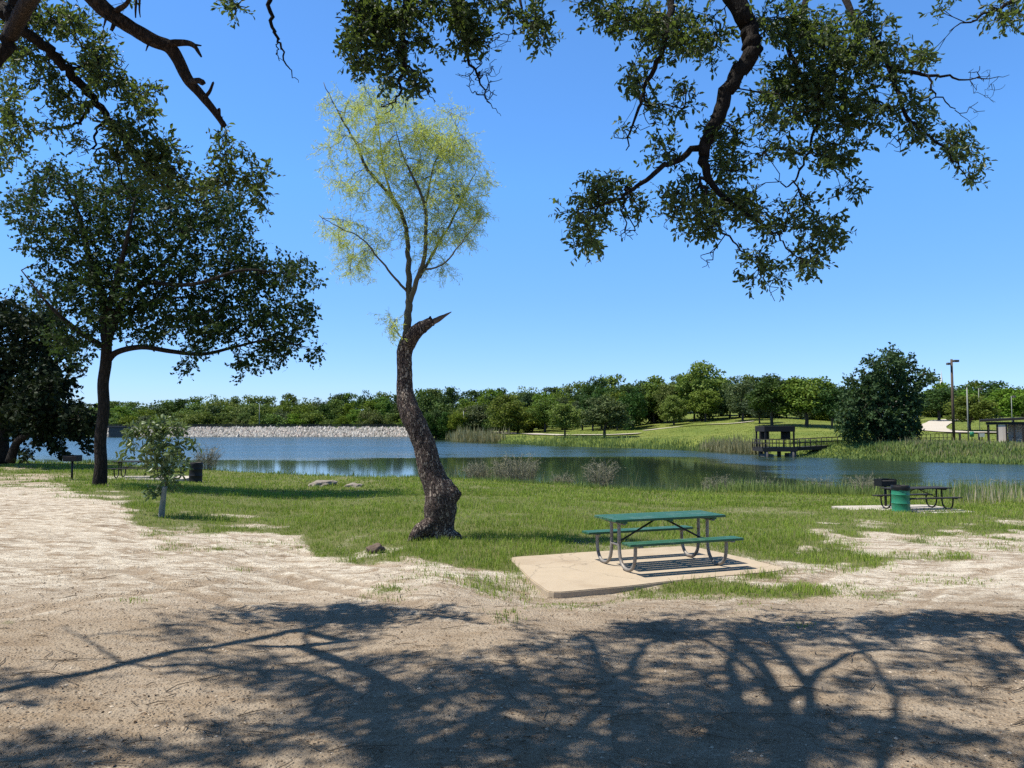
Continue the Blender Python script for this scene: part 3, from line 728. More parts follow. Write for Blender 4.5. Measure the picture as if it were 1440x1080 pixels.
def wood_row(px0, px1, step, by0, by1, f0, f1, label, group, mats, wpx, dmax):
    px = px0
    while px < px1:
        by = np.interp(px, (px0, px1), (by0, by1)) + random.uniform(-1, 1); g = gpt(px, by); d = min(g[1], dmax) + random.uniform(-4, 4); x = (px - CX) / F * d; z = gz(x, d)
        yt = HOR - (HOR - np.interp(px, _tx, _ty)) * random.uniform(f0, f1); H = max(3.0, CAMZ + (HOR - yt) / F * d - z)
        far_tree(random.choice(WKEYS + ['round', 'dome']), (x, d, z - .2), H, min(random.uniform(*wpx) / F * d, H * .7), random.choice(mats), label, group, name='woodland_tree'); px += step * random.uniform(.7, 1.3)
wood_row(600, 905, 19, 602, 601, .68, .95, 'dark green tree at the front of the wood behind the far lawn', GB, ['dark_leaf', 'tree_leaf', 'dark_leaf'], (18, 27), 245)
wood_row(655, 905, 24, 605, 604, .55, .85, 'dark green tree at the front of the wood behind the far lawn', GB, ['tree_leaf', 'dark_leaf', 'olive_leaf'], (17, 25), 225)
wood_row(900, 1000, 20, 597, 590, .75, .98, 'dark green tree at the front of the wood behind the far lawn', GB, ['tree_leaf', 'dark_leaf'], (18, 27), 225)
wood_row(1000, 1200, 17, 586, 592, .55, .85, 'dark green tree at the front of the wood behind the far lawn', GB, ['tree_leaf', 'dark_leaf', 'olive_leaf'], (18, 27), 240)
wood_row(600, 720, 15, 603, 605, .25, .45, 'low dark tree at the foot of the wood near the curve of the pale road', GB, ['dark_leaf', 'tree_leaf'], (12, 18), 225)
GC = 'trees of the wood behind the gravel drive'
wood(1290, 1560, 25, 240, 285, .92, 1.05, 'dark green tree along the skyline behind the gravel drive', GC, ['tree_leaf', 'dark_leaf'], (24, 34))
wood(1310, 1560, 27, 205, 225, .55, .80, 'bright green tree at the front of the wood behind the gravel drive', GC, ['tree_leaf', 'bright_leaf'], (20, 28))
# ---- single trees on the far lawn
def lawn(px, by, ty, hwpx, key, mat, label, name='lawn_tree'):
    g = gpt(px, by); H = (by - ty) / F * g[1]; return far_tree(key, (g[0], g[1], g[2] - .1), H * 1.07, hwpx * 1.22 / F * g[1], mat, label, name=name)
lawn(716, 611, 556, 26, 'oval', 'tree_leaf', 'tall oval tree with a dark trunk beside the bend of the pale lakeside road')
lawn(684, 608, 597, 5, 'round', 'dark_leaf', 'tiny dark shrub at the edge of the pale lakeside road', 'shrub')
lawn(795, 615.5, 567, 20, 'round', 'bright_leaf', 'small bright green round tree on the lawn near the waterline')
lawn(851, 615.5, 560, 28, 'dome', 'olive_leaf', 'greyish olive spreading tree on the lawn nearest the waterline')
lawn(766, 608, 560, 22, 'tall', 'tree_leaf', 'slim trunked tree between the oval tree and the bright round tree')
lawn(834, 606, 556, 17, 'loose', 'dark_leaf', 'thin dark tree just behind the olive spreading tree')
lawn(880, 603, 545, 26, 'dome', 'dark_leaf', 'dark shady tree at the foot of the slope behind the olive tree')
lawn(948, 598, 556, 17, 'oval', 'bright_leaf', 'narrow bright green tree on the slope above a patch of shade')
lawn(920, 596, 538, 23, 'round', 'tree_leaf', 'full green tree on the slope left of the narrow bright tree')
lawn(987, 592, 509, 30, 'tall', 'bright_leaf', 'tallest bright green tree on the crest of the far slope')
lawn(992, 593, 548, 20, 'round', 'tree_leaf', 'smaller green tree in front of the tallest bright tree')
lawn(1044, 592, 530, 22, 'loose', 'olive_leaf', 'open olive green tree on top of the far slope beside the tallest tree')
lawn(1068, 596, 545, 15, 'loose', 'olive_leaf', 'thin brownish tree between the open olive tree and the pier roof')
lawn(1086, 599, 531, 29, 'dome', 'dark_leaf', 'dark spreading tree directly above the pier roof')
lawn(1134, 600, 529, 34, 'round', 'tree_leaf', 'broad dark green tree on the slope right of the pier roof')
lawn(1170, 603, 545, 20, 'round', 'dark_leaf', 'half hidden tree squeezed between the broad tree and the huge lakeside tree')
lawn(1364, 606, 558, 28, 'dome', 'tree_leaf', 'green tree with a forked trunk inside the loop of the gravel drive')
lawn(1320, 592, 545, 27, 'round', 'dark_leaf', 'dark bushy tree behind the gravel drive beside the small white house')
lawn(1425, 600, 545, 26, 'round', 'bright_leaf', 'bright green tree rising behind the shelter roof')
lawn(604, 603, 575, 14, 'loose', 'olive_leaf', 'grey green bush at the end of the stone dam', 'shrub')

# ---- hero trees from limbs (picture-traced, given real depth) and leaf targets
def hero_tree(name, label, base, limbs, blobs, conv, Y, depth, dens, leaf, mats, cl, r_tip=.006, seg=.25, hexa=False, bare=None, pw=.45, lift=.05, tw=True, sides=(4, 6, 12), cat='tree'):
    sk = Skel(r_tip, pw); first = None
    for (pts, r, tg) in limbs:
        P = [p if len(p) == 3 and isinstance(p, np.ndarray) else at(*conv(p[0], p[1]), p[2] if len(p) > 2 else Y) for p in pts]
        a = None
        if first is not None: a, _ = sk.nearest(np.asarray(P[0])); P[0] = sk.p[a] + (np.asarray(P[1]) - sk.p[a]) * .04
        idx = sk.limb(P, r, attach=a, tag_=tg); first = idx if first is None else first
    T = order_by(sk, blob_targets(blobs, conv, Y, depth, dens))
    D = np.array([sk.connect(t, seg=seg, wob=.35, lift=lift) for t in T])
    if bare:
        for t in order_by(sk, blob_targets(bare, conv, Y, depth * .5, dens)): sk.connect(t, seg=seg * .6, wob=.5)
    o = thing(name, label, cat, base)
    tb, bb, lb = MB(), MB(), MB()
    sk.emit({'trunk': tb, 'limb': bb, 'twig': bb}, sides)
    k, lt, nl, droop, spread = cl
    leaf_cluster(lb, bb if tw else None, T, D, k, lt, nl, leaf[0], leaf[1], droop, spread, hexa, tw_r=r_tip * .5)
    if tb.n: tb.build('trunk', M[mats[0]], o, True, base)
    bb.build('branches', M[mats[0]], o, True, base)
    lb.build('crown', M[mats[1]], o, False, base)
    return o
idc = lambda x, y: (x, y)
# big shade tree on the left
b = gpt(140, 684); Ys = float(b[1])
hero_tree('shade_tree', 'large dark leafy tree with a straight trunk beside the left picnic table', b,
    [([(139, 690), (142, 655), (141, 620), (146, 575), (145, 540), (149, 510), (150, 480)], [.27, .225, .21, .205, .20, .205, .18], 'trunk'),
     ([(148, 512), (165, 495), (200, 488), (240, 494), (285, 498), (330, 488), (380, 478, Ys - 1), (430, 488, Ys - 1.5)], [.13, .115, .10, .085, .07, .055, .035, .02], 'limb'),
     ([(150, 480), (170, 430), (210, 390), (250, 350, Ys + 1), (280, 300, Ys + 1)], [.18, .14, .10, .07, .03], 'limb'),
     ([(150, 480), (145, 420), (125, 360), (110, 300), (80, 250)], [.20, .16, .12, .08, .03], 'limb'),
     ([(148, 450), (165, 390, Ys - 1), (180, 330, Ys - 2), (190, 280, Ys - 2)], [.14, .11, .07, .03], 'limb'),
     ([(147, 490), (110, 465, Ys - .5), (70, 430, Ys - 1), (30, 380, Ys - 1)], [.11, .09, .06, .02], 'limb'),
     ([(205, 400), (270, 400, Ys - 2), (340, 380, Ys - 2.5), (400, 385, Ys - 2)], [.09, .07, .05, .02], 'limb'),
     ([(150, 470), (180, 440, Ys + 2), (230, 420, Ys + 3), (300, 420, Ys + 3)], [.11, .09, .06, .02], 'limb')],
    [(70, 250, 38, 26), (45, 290, 45, 36), (120, 275, 45, 40), (172, 270, 42, 36), (228, 268, 45, 33), (66, 332, 44, 32), (130, 335, 60, 48), (200, 325, 60, 48),
     (268, 312, 50, 44), (312, 300, 38, 40), (335, 345, 36, 40), (100, 400, 75, 46), (180, 400, 70, 48), (258, 392, 70, 48), (330, 392, 58, 46), (388, 385, 40, 36),
     (420, 400, 24, 40), (150, 448, 65, 32), (235, 448, 68, 32), (308, 448, 58, 36), (370, 448, 52, 34), (405, 470, 42, 24), (440, 496, 20, 10), (380, 498, 36, 18), (345, 512, 20, 22),
     (270, 492, 26, 14), (264, 512, 12, 14), (100, 470, 45, 22), (108, 505, 18, 10), (430, 440, 14, 20), (300, 470, 40, 16), (210, 470, 40, 12)],
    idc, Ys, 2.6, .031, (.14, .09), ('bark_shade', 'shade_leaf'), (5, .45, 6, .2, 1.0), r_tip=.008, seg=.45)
# dark trees at the left edge
b1 = gpt(4, 648); Yd = float(b1[1]); Yd = min(Yd, 46)
b1 = np.array([(4 - CX) / F * Yd, Yd, gz((4 - CX) / F * Yd, Yd)])
hero_tree('dark_tree', 'near black dense tree with a thick trunk at the left edge by the lake', b1,
    [([(2, 652), (3, 600), (8, 550), (20, 490), (30, 440)], [.42, .36, .30, .2, .08], 'trunk')],
    [(10, 436, 40, 14), (25, 446, 45, 22), (60, 450, 30, 30), (20, 490, 60, 40), (70, 490, 40, 40), (-40, 470, 50, 60), (30, 550, 60, 45), (-30, 560, 50, 50), (80, 535, 35, 40), (20, 590, 35, 30)],
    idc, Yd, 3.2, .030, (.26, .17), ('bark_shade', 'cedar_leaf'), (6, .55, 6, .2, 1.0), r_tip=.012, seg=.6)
Yd2 = Yd - 2.5; b2 = np.array([(14 - CX) / F * Yd2, Yd2, gz((14 - CX) / F * Yd2, Yd2)])
hero_tree('dark_tree', 'low leaning dark tree whose boughs hang over the water left of the shade tree', b2,
    [([(14, 650), (24, 622), (40, 612), (62, 604)], [.26, .2, .16, .12], 'trunk'), ([(50, 608), (80, 600), (105, 595), (125, 590)], [.11, .09, .06, .02], 'limb')],
    [(60, 570, 45, 35), (95, 588, 38, 28), (112, 600, 22, 26), (70, 604, 42, 16), (40, 580, 40, 30), (86, 630, 14, 9), (118, 622, 14, 8), (75, 620, 20, 10), (55, 540, 40, 25), (35, 632, 12, 9)],
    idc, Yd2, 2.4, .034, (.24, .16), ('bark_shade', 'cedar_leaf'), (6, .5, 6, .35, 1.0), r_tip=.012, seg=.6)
# the huge tree on the right bank
b = gpt(1240, 623); Yb = float(b[1])
hero_tree('lakeside_tree', 'huge dark tree with a ragged upper crown on the far bank by the light pole', b,
    [([(1235, 627), (1235, 600), (1238, 570), (1245, 540), (1255, 515)], [.55, .45, .38, .25, .1], 'trunk'),
     ([(1270, 627, Yb + 2), (1268, 605, Yb + 2), (1262, 580, Yb + 2), (1255, 560, Yb + 1)], [.38, .33, .28, .2], 'trunk'),
     ([(1245, 540), (1270, 535), (1290, 532), (1300, 525)], [.14, .1, .07, .03], 'limb'), ([(1240, 575), (1215, 570), (1190, 570)], [.16, .1, .04], 'limb')],
    [(1255, 500, 16, 10), (1240, 512, 26, 12), (1270, 512, 16, 14), (1230, 530, 30, 14), (1262, 530, 24, 14), (1300, 526, 15, 11), (1285, 536, 12, 8), (1205, 545, 26, 16), (1245, 552, 40, 20), (1282, 560, 20, 22),
     (1196, 567, 14, 20), (1212, 580, 28, 26), (1250, 585, 36, 28), (1280, 588, 15, 22), (1195, 598, 20, 18), (1225, 605, 34, 14), (1265, 606, 30, 14), (1184, 585, 6, 16)],
    idc, Yb, 4.5, .075, (.40, .27), ('bark_far', 'dark_leaf'), (6, 1.0, 7, .2, 1.0), r_tip=.025, seg=1.2, tw=False)

# ---- bent tree with the feathery top
b = gpt(617, 757); Yt = float(b[1]); ppm = F / Yt
bent = thing('bent_tree', 'crooked leaning tree with flaky dark bark, a snapped limb and a feathery yellow green top', 'tree', b)
def bark_loft(P, r, n, name, mat, seed, amp=.035, per=10, end_rough=0.0, ell=None):
    C = catmull(np.array(P), per); m = len(C); rr = np.interp(np.linspace(0, 1, m), np.linspace(0, 1, len(r)), r)
    mb = MB(); mb.tube(C, rr, n, cap=True); V = mb.V[0]
    for i in range(m):
        for j in range(n):
            v = V[i * n + j]; q = Vector(v) * 1.0; d = v - C[i]; L = max(np.linalg.norm(d), 1e-6)
            f = mnoise.fractal(Vector((q.x * 9 + seed, q.y * 9, q.z * 3.2)), .9, 2.1, 4) * amp
            f += (mnoise.noise(Vector((q.x * 2.2, q.y * 2.2 + seed, q.z * 1.4)))) * amp * 1.6 * min(1, rr[i] / .15)
            V[i * n + j] = v + d / L * f * min(1.0, rr[i] / .08)
            if end_rough and i > m - 4: V[i * n + j] += np.array([0, 0, 1]) * mnoise.noise(Vector((j * 1.7, seed, 3))) * end_rough
    mb.V[0] = V; return mb
pc = lambda L: ([at(x, y, Yt + (o if o else 0)) for (x, y, w_, o) in L], [w_ / ppm for (x, y, w_, o) in L])
P, r = pc([(618, 772, 24, 0), (617, 757, 20, 0), (618, 738, 20, 0), (619, 714, 23, 0), (619, 694, 23, 0), (611, 676, 18.5, 0), (604, 655, 16, 0), (597, 628, 15.3, 0), (588, 605, 15.3, 0), (579, 585, 14.8, 0),
           (572, 565, 14, .05), (569.5, 545, 12.2, .1), (569, 515, 11.2, .1), (571, 490, 11.2, .1), (583, 470, 11, 0), (598, 457.5, 9.2, 0), (609, 452, 7, 0)])
mb = bark_loft(P, r, 48, 'trunk', None, 3.1, .019, end_rough=.06); tr = mb.build('trunk', M['bark_bent'], bent, True, b)
P, r = pc([(606, 454, 4.5, 0), (616, 449, 3.6, 0), (625, 444, 2.2, 0), (635, 438.5, .6, 0)])
bark_loft(P, r, 10, 'x', None, 9, .016, per=7).build('broken_limb', M['cut_wood'], bent, True, b)
P, r = pc([(618, 712, 17, -.08), (629, 700, 14, -.08), (637, 693, 11, -.08), (644, 688, 8, -.08)])
bark_loft(P, r, 24, 'x', None, 5, .03, per=6, end_rough=.05).build('burl', M['bark_bent'], bent, True, b)
P, r = pc([(612, 728, 9, -.08), (602, 737, 11, -.16), (592, 746, 10.5, -.22), (583, 756, 8, -.25), (578, 764, 5, -.26)])
bark_loft(P, r, 20, 'x', None, 6, .03, per=6, end_rough=.05).build('root_stub', M['bark_bent'], bent, True, b)
for (a_, b_, r_) in ((600, 585, 9), (640, 650, 9)):
    P, r = pc([(a_ + (617 - a_) * .6, 748, r_, -.1), (a_, 757, r_ * .9, -.15), (b_, 764, r_ * .5, -.25)])
    bark_loft(P, r, 14, 'x', None, 8, .02, per=5).build('root', M['bark_bent'], bent, True, b)
sk = Skel(.0035, .42)
def bl(L, tg='limb'):
    P, r = pc([(x, y, w_, o) for (x, y, w_, o) in L]); a = None
    if sk.n: a, _ = sk.nearest(P[0])
    return sk.limb(P, r, attach=a, tag_=tg, wob=.006)
bl([(571, 482, 6.5, .05), (573, 455, 5.6, .05), (575, 425, 5.0, .05), (575, 400, 4.4, .05), (574, 360, 3.6, .1), (571, 322, 3.1, .1), (560, 290, 2.8, .1), (541, 266, 2.4, .1), (514, 233, 2, 0), (500, 200, 1.7, 0), (478, 163, 1.1, 0), (455, 116, .5, 0)])
bl([(576, 425, 4.2, .05), (586, 395, 3.4, -.1), (597, 360, 3.0, -.2), (599, 320, 2.6, -.3), (596, 284, 2.2, -.3), (581, 250, 1.7, -.4), (566, 218, 1.0, -.4), (556, 180, .5, -.4)])
bl([(553, 280, 1.9, .1), (540, 240, 1.5, .5), (533, 187, .9, .8), (530, 150, .5, .8)])
bl([(597, 300, 1.8, -.3), (606, 250, 1.4, -.1), (618, 215, 1.0, .1), (640, 185, .5, .3)])
bl([(590, 390, 2.4, -.1), (615, 345, 2, .2), (640, 302, 1.5, .5), (657, 265, 1.0, .7), (672, 235, .4, .8)])
bl([(592, 380, 1.8, -.1), (622, 372, 1.2, -.6), (650, 340, .8, -.9), (680, 300, .4, -1)])
bl([(574, 412, 2.0, .05), (553, 388, 1.5, -.2), (530, 360, 1.2, -.5), (508, 335, .9, -.6), (477, 320, .7, -.7), (448, 303, .4, -.7)])
bl([(570, 482, 1.3, .05), (560, 470, .9, -.1), (550, 452, .5, -.15)])
blobs = [(478, 168, 26, 36, .5), (515, 150, 42, 32, .8), (556, 160, 36, 36, .7), (520, 200, 45, 36, .9), (480, 212, 32, 28, .6), (618, 188, 34, 32, 1.5), (640, 205, 24, 26, 1.5), (590, 200, 36, 34), (548, 230, 50, 34), (618, 232, 40, 28, 1.2),
         (505, 250, 45, 26, .8), (660, 222, 20, 20), (600, 270, 50, 30), (650, 262, 35, 25, 1.2), (672, 252, 22, 20, .8), (540, 283, 36, 22, .8), (640, 300, 45, 28, 1.2), (675, 300, 20, 20, .8), (610, 332, 30, 22), (645, 330, 28, 22), (480, 312, 34, 16),
         (502, 332, 40, 22), (510, 372, 28, 24, .8), (490, 360, 20, 26, .8), (602, 368, 24, 18, .6), (622, 382, 14, 16, .6), (553, 458, 13, 18, 1.4), (540, 330, 30, 20, .4), (570, 300, 30, 30, .5), (625, 155, 26, 14, .6), (460, 134, 12, 18, .6), (535, 132, 34, 14, .8), (575, 140, 20, 14, .6)]
T = order_by(sk, blob_targets(blobs, idc, Yt, .85, .021)); D = np.array([sk.connect(t, .16, .4, .02) for t in T])
bb, lb = MB(), MB(); sk.emit({'limb': bb, 'twig': bb}, (4, 6, 10), (.012, .03))
leaf_cluster(lb, bb, T, D, 7, .30, 15, .08, .0095, .55, 1.0, False, tw_r=.0016)
bb.build('branches', M['bark_twig'], bent, True, b); lb.build('crown', M['feather_leaf'], bent, False, b)

# ---- sapling in its tube
b = gpt(228, 728); Yp = float(b[1]); pp = F / Yp
sap = hero_tree('sapling', 'young broadleaf sapling with glossy leaves growing out of a grey tree tube', b,
    [([(228, 732), (231, 700), (233, 680), (232, 655), (230, 630), (226, 605)], [.022, .02, .018, .014, .010, .004], 'trunk'), ([(232, 665), (250, 640), (265, 625)], [.008, .006, .003], 'limb'), ([(232, 660), (210, 640), (190, 625)], [.008, .006, .003], 'limb'),
     ([(231, 640), (245, 610), (255, 592)], [.007, .005, .003], 'limb'), ([(231, 675), (222, 685), (210, 690)], [.006, .005, .003], 'limb')],
    [(225, 600, 30, 14), (205, 610, 28, 16), (245, 604, 26, 15), (188, 624, 16, 10), (215, 630, 36, 15), (250, 628, 26, 14), (272, 622, 10, 7), (225, 650, 34, 14), (250, 648, 16, 8), (190, 642, 22, 5), (232, 668, 20, 12), (215, 688, 13, 9), (240, 685, 12, 8), (204, 698, 5, 3), (255, 660, 16, 7)],
    idc, Yp, .5, .028, (.13, .066), ('bark_twig', 'sapling_leaf'), (3, .17, 5, .1, 1.0), r_tip=.003, seg=.1, hexa=True)
gd = MB()
P = at(np.array([226.5, 228, 230, 232]), np.array([732, 715, 698, 684]), np.full(4, Yp)); P[0] = b - np.array([.02, 0, .05])
gd.tube(catmull(P, 4), np.linspace(.075, .055, 13), 18, cap=False)
go = gd.build('tree_tube', M['tube'], None, True); tag(go, 'grey plastic tree tube standing at the edge of the dirt around the sapling stem', 'tree tube')
sol = go.modifiers.new('wall', 'SOLIDIFY'); sol.thickness = .006; sol.offset = -1

# ---- the oak whose boughs hang into the top of the picture; its trunk stands behind the viewer
OB = np.array([-2.6, -2.6, gz(-2.6, -2.6)])
oak = thing('oak_tree', 'big oak whose dark leafy boughs hang across the top and shade the dirt', 'tree', OB)
TT = np.array([-2.4, -2.3, 3.0])
so = Skel(.0035, .42); dead = MB()
so.limb([OB - [0, 0, .2], OB + [0, 0, 1.2], TT], [.42, .34, .30], tag_='trunk')
c1 = lambda x, y: (x / 3, y / 3); c2 = lambda x, y: (400 + x / 3, y / 3); c3 = lambda x, y: (760 + x * .4722, y * .4722)
def olimb(conv, pts, r, Y, root=False, tg='limb', via=None, rr0=.11, wob=.012, so=so, TT=TT):
    P = [at(*conv(p[0], p[1]), p[2] if len(p) > 2 else Y) for p in pts]
    if root:
        A = TT.copy(); M_ = crook(A, P[0], 4, .22, 1.0)
        P = [A] + M_ + P; a = so.nearest(A)[0]
        r = [rr0] + list(np.linspace(rr0 * .85 + r[0] * .15, r[0] * 1.05, len(M_))) + list(r)
    else:
        a = so.nearest(np.asarray(P[0]))[0]
    return so.limb(P, r, attach=a, tag_=tg, wob=wob)
YR, YM, YL = 7.4, 7.0, 8.0
olimb(idc, [(1000, -160), (1012, -60), (1034, 2), (1053, 40), (1058, 75), (1036, 104), (1017, 145), (998, 190), (990, 222), (1003, 262), (1040, 295), (1085, 325), (1110, 350)], [.115, .105, .095, .09, .085, .075, .07, .066, .05, .03, .018, .012, .006], YR, True)
olimb(idc, [(988, 205), (940, 230), (902, 257), (870, 280), (838, 292)], [.035, .028, .022, .014, .006], YR)
olimb(idc, [(985, 250), (1000, 300), (1030, 340), (1060, 370), (1090, 420)], [.02, .014, .009, .005, .003], YR)
olimb(idc, [(930, -90, YR + .4), (942, 0, YR + .3), (935, 61), (911, 113), (897, 160), (880, 212)], [.06, .04, .03, .022, .014, .005], YR, True)
olimb(idc, [(1150, -90, YR + 1), (1133, 0, YR + .8), (1109, 61, YR + .5), (1130, 110, YR + .4), (1152, 156, YR + .4), (1138, 212, YR + .4), (1112, 258, YR + .4), (1090, 250, YR + .4)], [.045, .034, .028, .024, .018, .013, .009, .004], YR, True)
olimb(idc, [(1165, -80, YR + .9), (1199, 19, YR + .6), (1237, 66, YR + .4), (1262, 100, YR + .3), (1317, 106, YR + .3), (1364, 113, YR + .3), (1421, 106, YR + .3)], [.045, .034, .030, .024, .014, .007, .002], YR, True)
olimb(idc, [(1250, 95, YR + .3), (1279, 170, YR + .1), (1322, 203, YR), (1350, 235, YR), (1369, 258, YR)], [.025, .018, .012, .007, .003], YR)
olimb(idc, [(1300, 104, YR + .3), (1320, 135, YR + .2), (1345, 155, YR + .2), (1368, 180, YR + .2)], [.012, .008, .005, .002], YR)
olimb(idc, [(1480, -60), (1420, 0), (1380, 22), (1335, 42)], [.04, .022, .012, .004], YR + .3, True)
olimb(c2, [(560, -160), (515, 0), (500, 130), (505, 250), (490, 330), (480, 400), (425, 480)], [.05, .034, .026, .02, .014, .009, .003], YM, True)
olimb(c2, [(500, 265), (570, 330), (610, 400), (640, 435)], [.012, .009, .005, .002], YM)
olimb(c2, [(700, -160), (745, 0), (755, 130), (770, 230), (820, 330), (860, 430), (920, 490)], [.045, .03, .022, .016, .010, .005, .002], YM + .3, True)
olimb(c2, [(420, -120), (330, -20), (330, 80)], [.03, .02, .008], YM, True)
olimb(c2, [(1000, -140), (1000, 0), (1015, 110)], [.025, .014, .006], YM + .5, True)
olimb(c2, [(755, 150), (900, 150), (985, 150)], [.008, .006, .002], YM + .3)
olimb(c1, [(1150, -150), (1138, 0), (1160, 130), (1185, 200), (1215, 280), (1260, 350)], [.03, .02, .014, .009, .006, .002], 6.6, True)
olimb(c1, [(1172, 185), (1165, 230), (1190, 255)], [.006, .005, .002], 6.6)
# boughs overhead, outside the picture, whose shade falls on the dirt in front
def lift(px, py, h):
    g = gpt(px, py); return g + SUN / SUN[2] * h
def sbough(L, r, h0, h1):
    hs = np.linspace(h0, h1, len(L)); P = [lift(x, y, h) for (x, y), h in zip(L, hs)]
    P = [P[0]] + [p + rng.normal(size=3) * .16 for p in P[1:]]; a = so.nearest(TT)[0]; M_ = crook(TT, P[0], 4, .22, .7); r0 = max(r[0] * 1.25, .1)
    so.limb([TT] + M_ + P, [r0 * 1.1] + [r0 * .9] * len(M_) + [v * .72 for v in r], attach=a, tag_='limb', wob=.02)
sbough([(548, 1130), (532, 1050), (508, 965), (515, 905), (480, 872)], [.12, .10, .07, .045, .015], 4.8, 6.6)
sbough([(600, 1130), (655, 1040), (690, 975), (690, 915)], [.08, .065, .05, .02], 4.8, 6.2)
sbough([(960, 1130), (1005, 1030), (1045, 960), (1000, 885)], [.12, .10, .07, .02], 4.8, 6.8)
sbough([(560, 1040), (420, 960), (300, 940), (200, 936), (145, 920), (100, 890)], [.07, .055, .042, .034, .026, .012], 5.2, 6.4)
sbough([(1005, 1040), (1120, 1000), (1240, 930), (1400, 925)], [.09, .07, .05, .02], 5.2, 6.8)
sbough([(720, 1130), (830, 1010), (850, 935), (960, 890)], [.07, .07, .05, .02], 5.0, 6.6)
sbough([(200, 1150), (60, 1060), (10, 980)], [.06, .04, .02], 4.8, 5.6)
B1 = [(60, 60, 90, 90), (150, 60, 70, 60), (270, 60, 90, 60), (330, 130, 70, 50), (90, 230, 70, 70), (180, 280, 70, 70, .7), (230, 380, 80, 60, .7), (420, 220, 75, 70, .9), (400, 300, 70, 60), (470, 330, 70, 50), (560, 400, 60, 50), (625, 365, 30, 30), (600, 460, 50, 50, .8),
      (330, 460, 60, 50, .6), (220, 530, 40, 30), (480, 520, 90, 55), (560, 570, 80, 50), (640, 640, 75, 55), (690, 620, 45, 40), (350, 600, 40, 30, .7), (460, 650, 70, 50, .7), (600, 700, 70, 60), (720, 720, 70, 50), (770, 760, 50, 40), (860, 780, 65, 40), (945, 600, 50, 50, .8),
      (1030, 645, 30, 22), (960, 690, 50, 55, .8), (1075, 735, 50, 42), (1085, 800, 50, 42), (1090, 860, 24, 22), (920, 760, 55, 40), (40, 400, 50, 60, .7), (50, 560, 55, 70, .8), (30, 500, 50, 40), (20, 660, 40, 40), (105, 540, 35, 25), (10, 320, 30, 40), (560, 0, 40, 12, .3)]
B2 = [(-190, 15, 40, 26), (330, 60, 85, 75), (300, 150, 55, 65), (420, 110, 95, 100), (330, 260, 45, 50), (480, 60, 90, 60), (455, 240, 55, 60), (540, 330, 50, 50), (560, 160, 35, 45), (735, 35, 100, 50), (775, 120, 85, 65), (810, 170, 35, 35), (700, 180, 22, 18), (940, 40, 35, 35), (1060, 90, 55, 75, .8), (1110, 165, 35, 28), (600, 20, 60, 40),
      (880, 15, 45, 25), (430, 330, 40, 25), (1260, 10, 40, 22), (1340, 50, 40, 25)]
B3 = [(250, 40, 85, 55), (330, 60, 80, 60), (285, 235, 50, 50), (330, 300, 35, 40, .7), (410, 280, 38, 55, .7), (420, 100, 90, 90), (500, 110, 60, 80, .7), (700, 60, 80, 70, .8), (790, 90, 85, 80, .8), (870, 150, 120, 120), (740, 250, 95, 90), (680, 330, 65, 70, .7), (840, 300, 110, 100), (720, 440, 70, 45, .8), (880, 450, 80, 60), (955, 330, 80, 65),
      (1000, 180, 80, 80), (1130, 175, 50, 38), (1060, 320, 85, 55, .8), (1140, 390, 45, 50, .8), (1245, 430, 55, 60), (1283, 510, 24, 36), (920, 550, 42, 22), (780, 590, 32, 34), (540, 400, 75, 50), (570, 480, 55, 60), (440, 570, 80, 60), (560, 590, 80, 60), (470, 660, 85, 50), (620, 620, 55, 45), (700, 650, 85, 40, .8),
      (850, 680, 75, 55), (800, 770, 50, 50), (640, 770, 70, 45, .7), (625, 830, 18, 22), (715, 820, 22, 18), (360, 450, 42, 40), (190, 560, 90, 50), (150, 640, 85, 50), (140, 720, 55, 38), (280, 600, 40, 35), (1380, 45, 65, 40), (1200, 30, 18, 26), (980, 60, 60, 50), (620, 200, 30, 30, .5), (255, 380, 14, 10)]
T2 = blob_targets(B2, c2, YM + .2, .55, .0040); T3 = blob_targets(B3, c3, YR + .3, .75, .0047)
bare = [blob_targets([(790, 300, 70, 60), (860, 380, 50, 60), (900, 190, 70, 50), (600, 380, 40, 40), (480, 430, 40, 50), (430, 430, 40, 40), (820, 330, 70, 80), (870, 300, 60, 60), (560, 350, 50, 50)], c2, YM + .2, .3, .006),
        blob_targets([(250, 390, 40, 50), (1330, 280, 50, 50), (1300, 230, 60, 30), (260, 680, 40, 60), (70, 690, 20, 50), (130, 790, 30, 20), (500, 780, 40, 40), (1050, 430, 40, 60), (370, 340, 60, 40), (390, 660, 30, 30), (690, 860, 20, 30), (1320, 240, 70, 50), (1290, 330, 40, 40), (270, 700, 40, 50), (300, 380, 30, 50)], c3, YR + .1, .3, .005)]
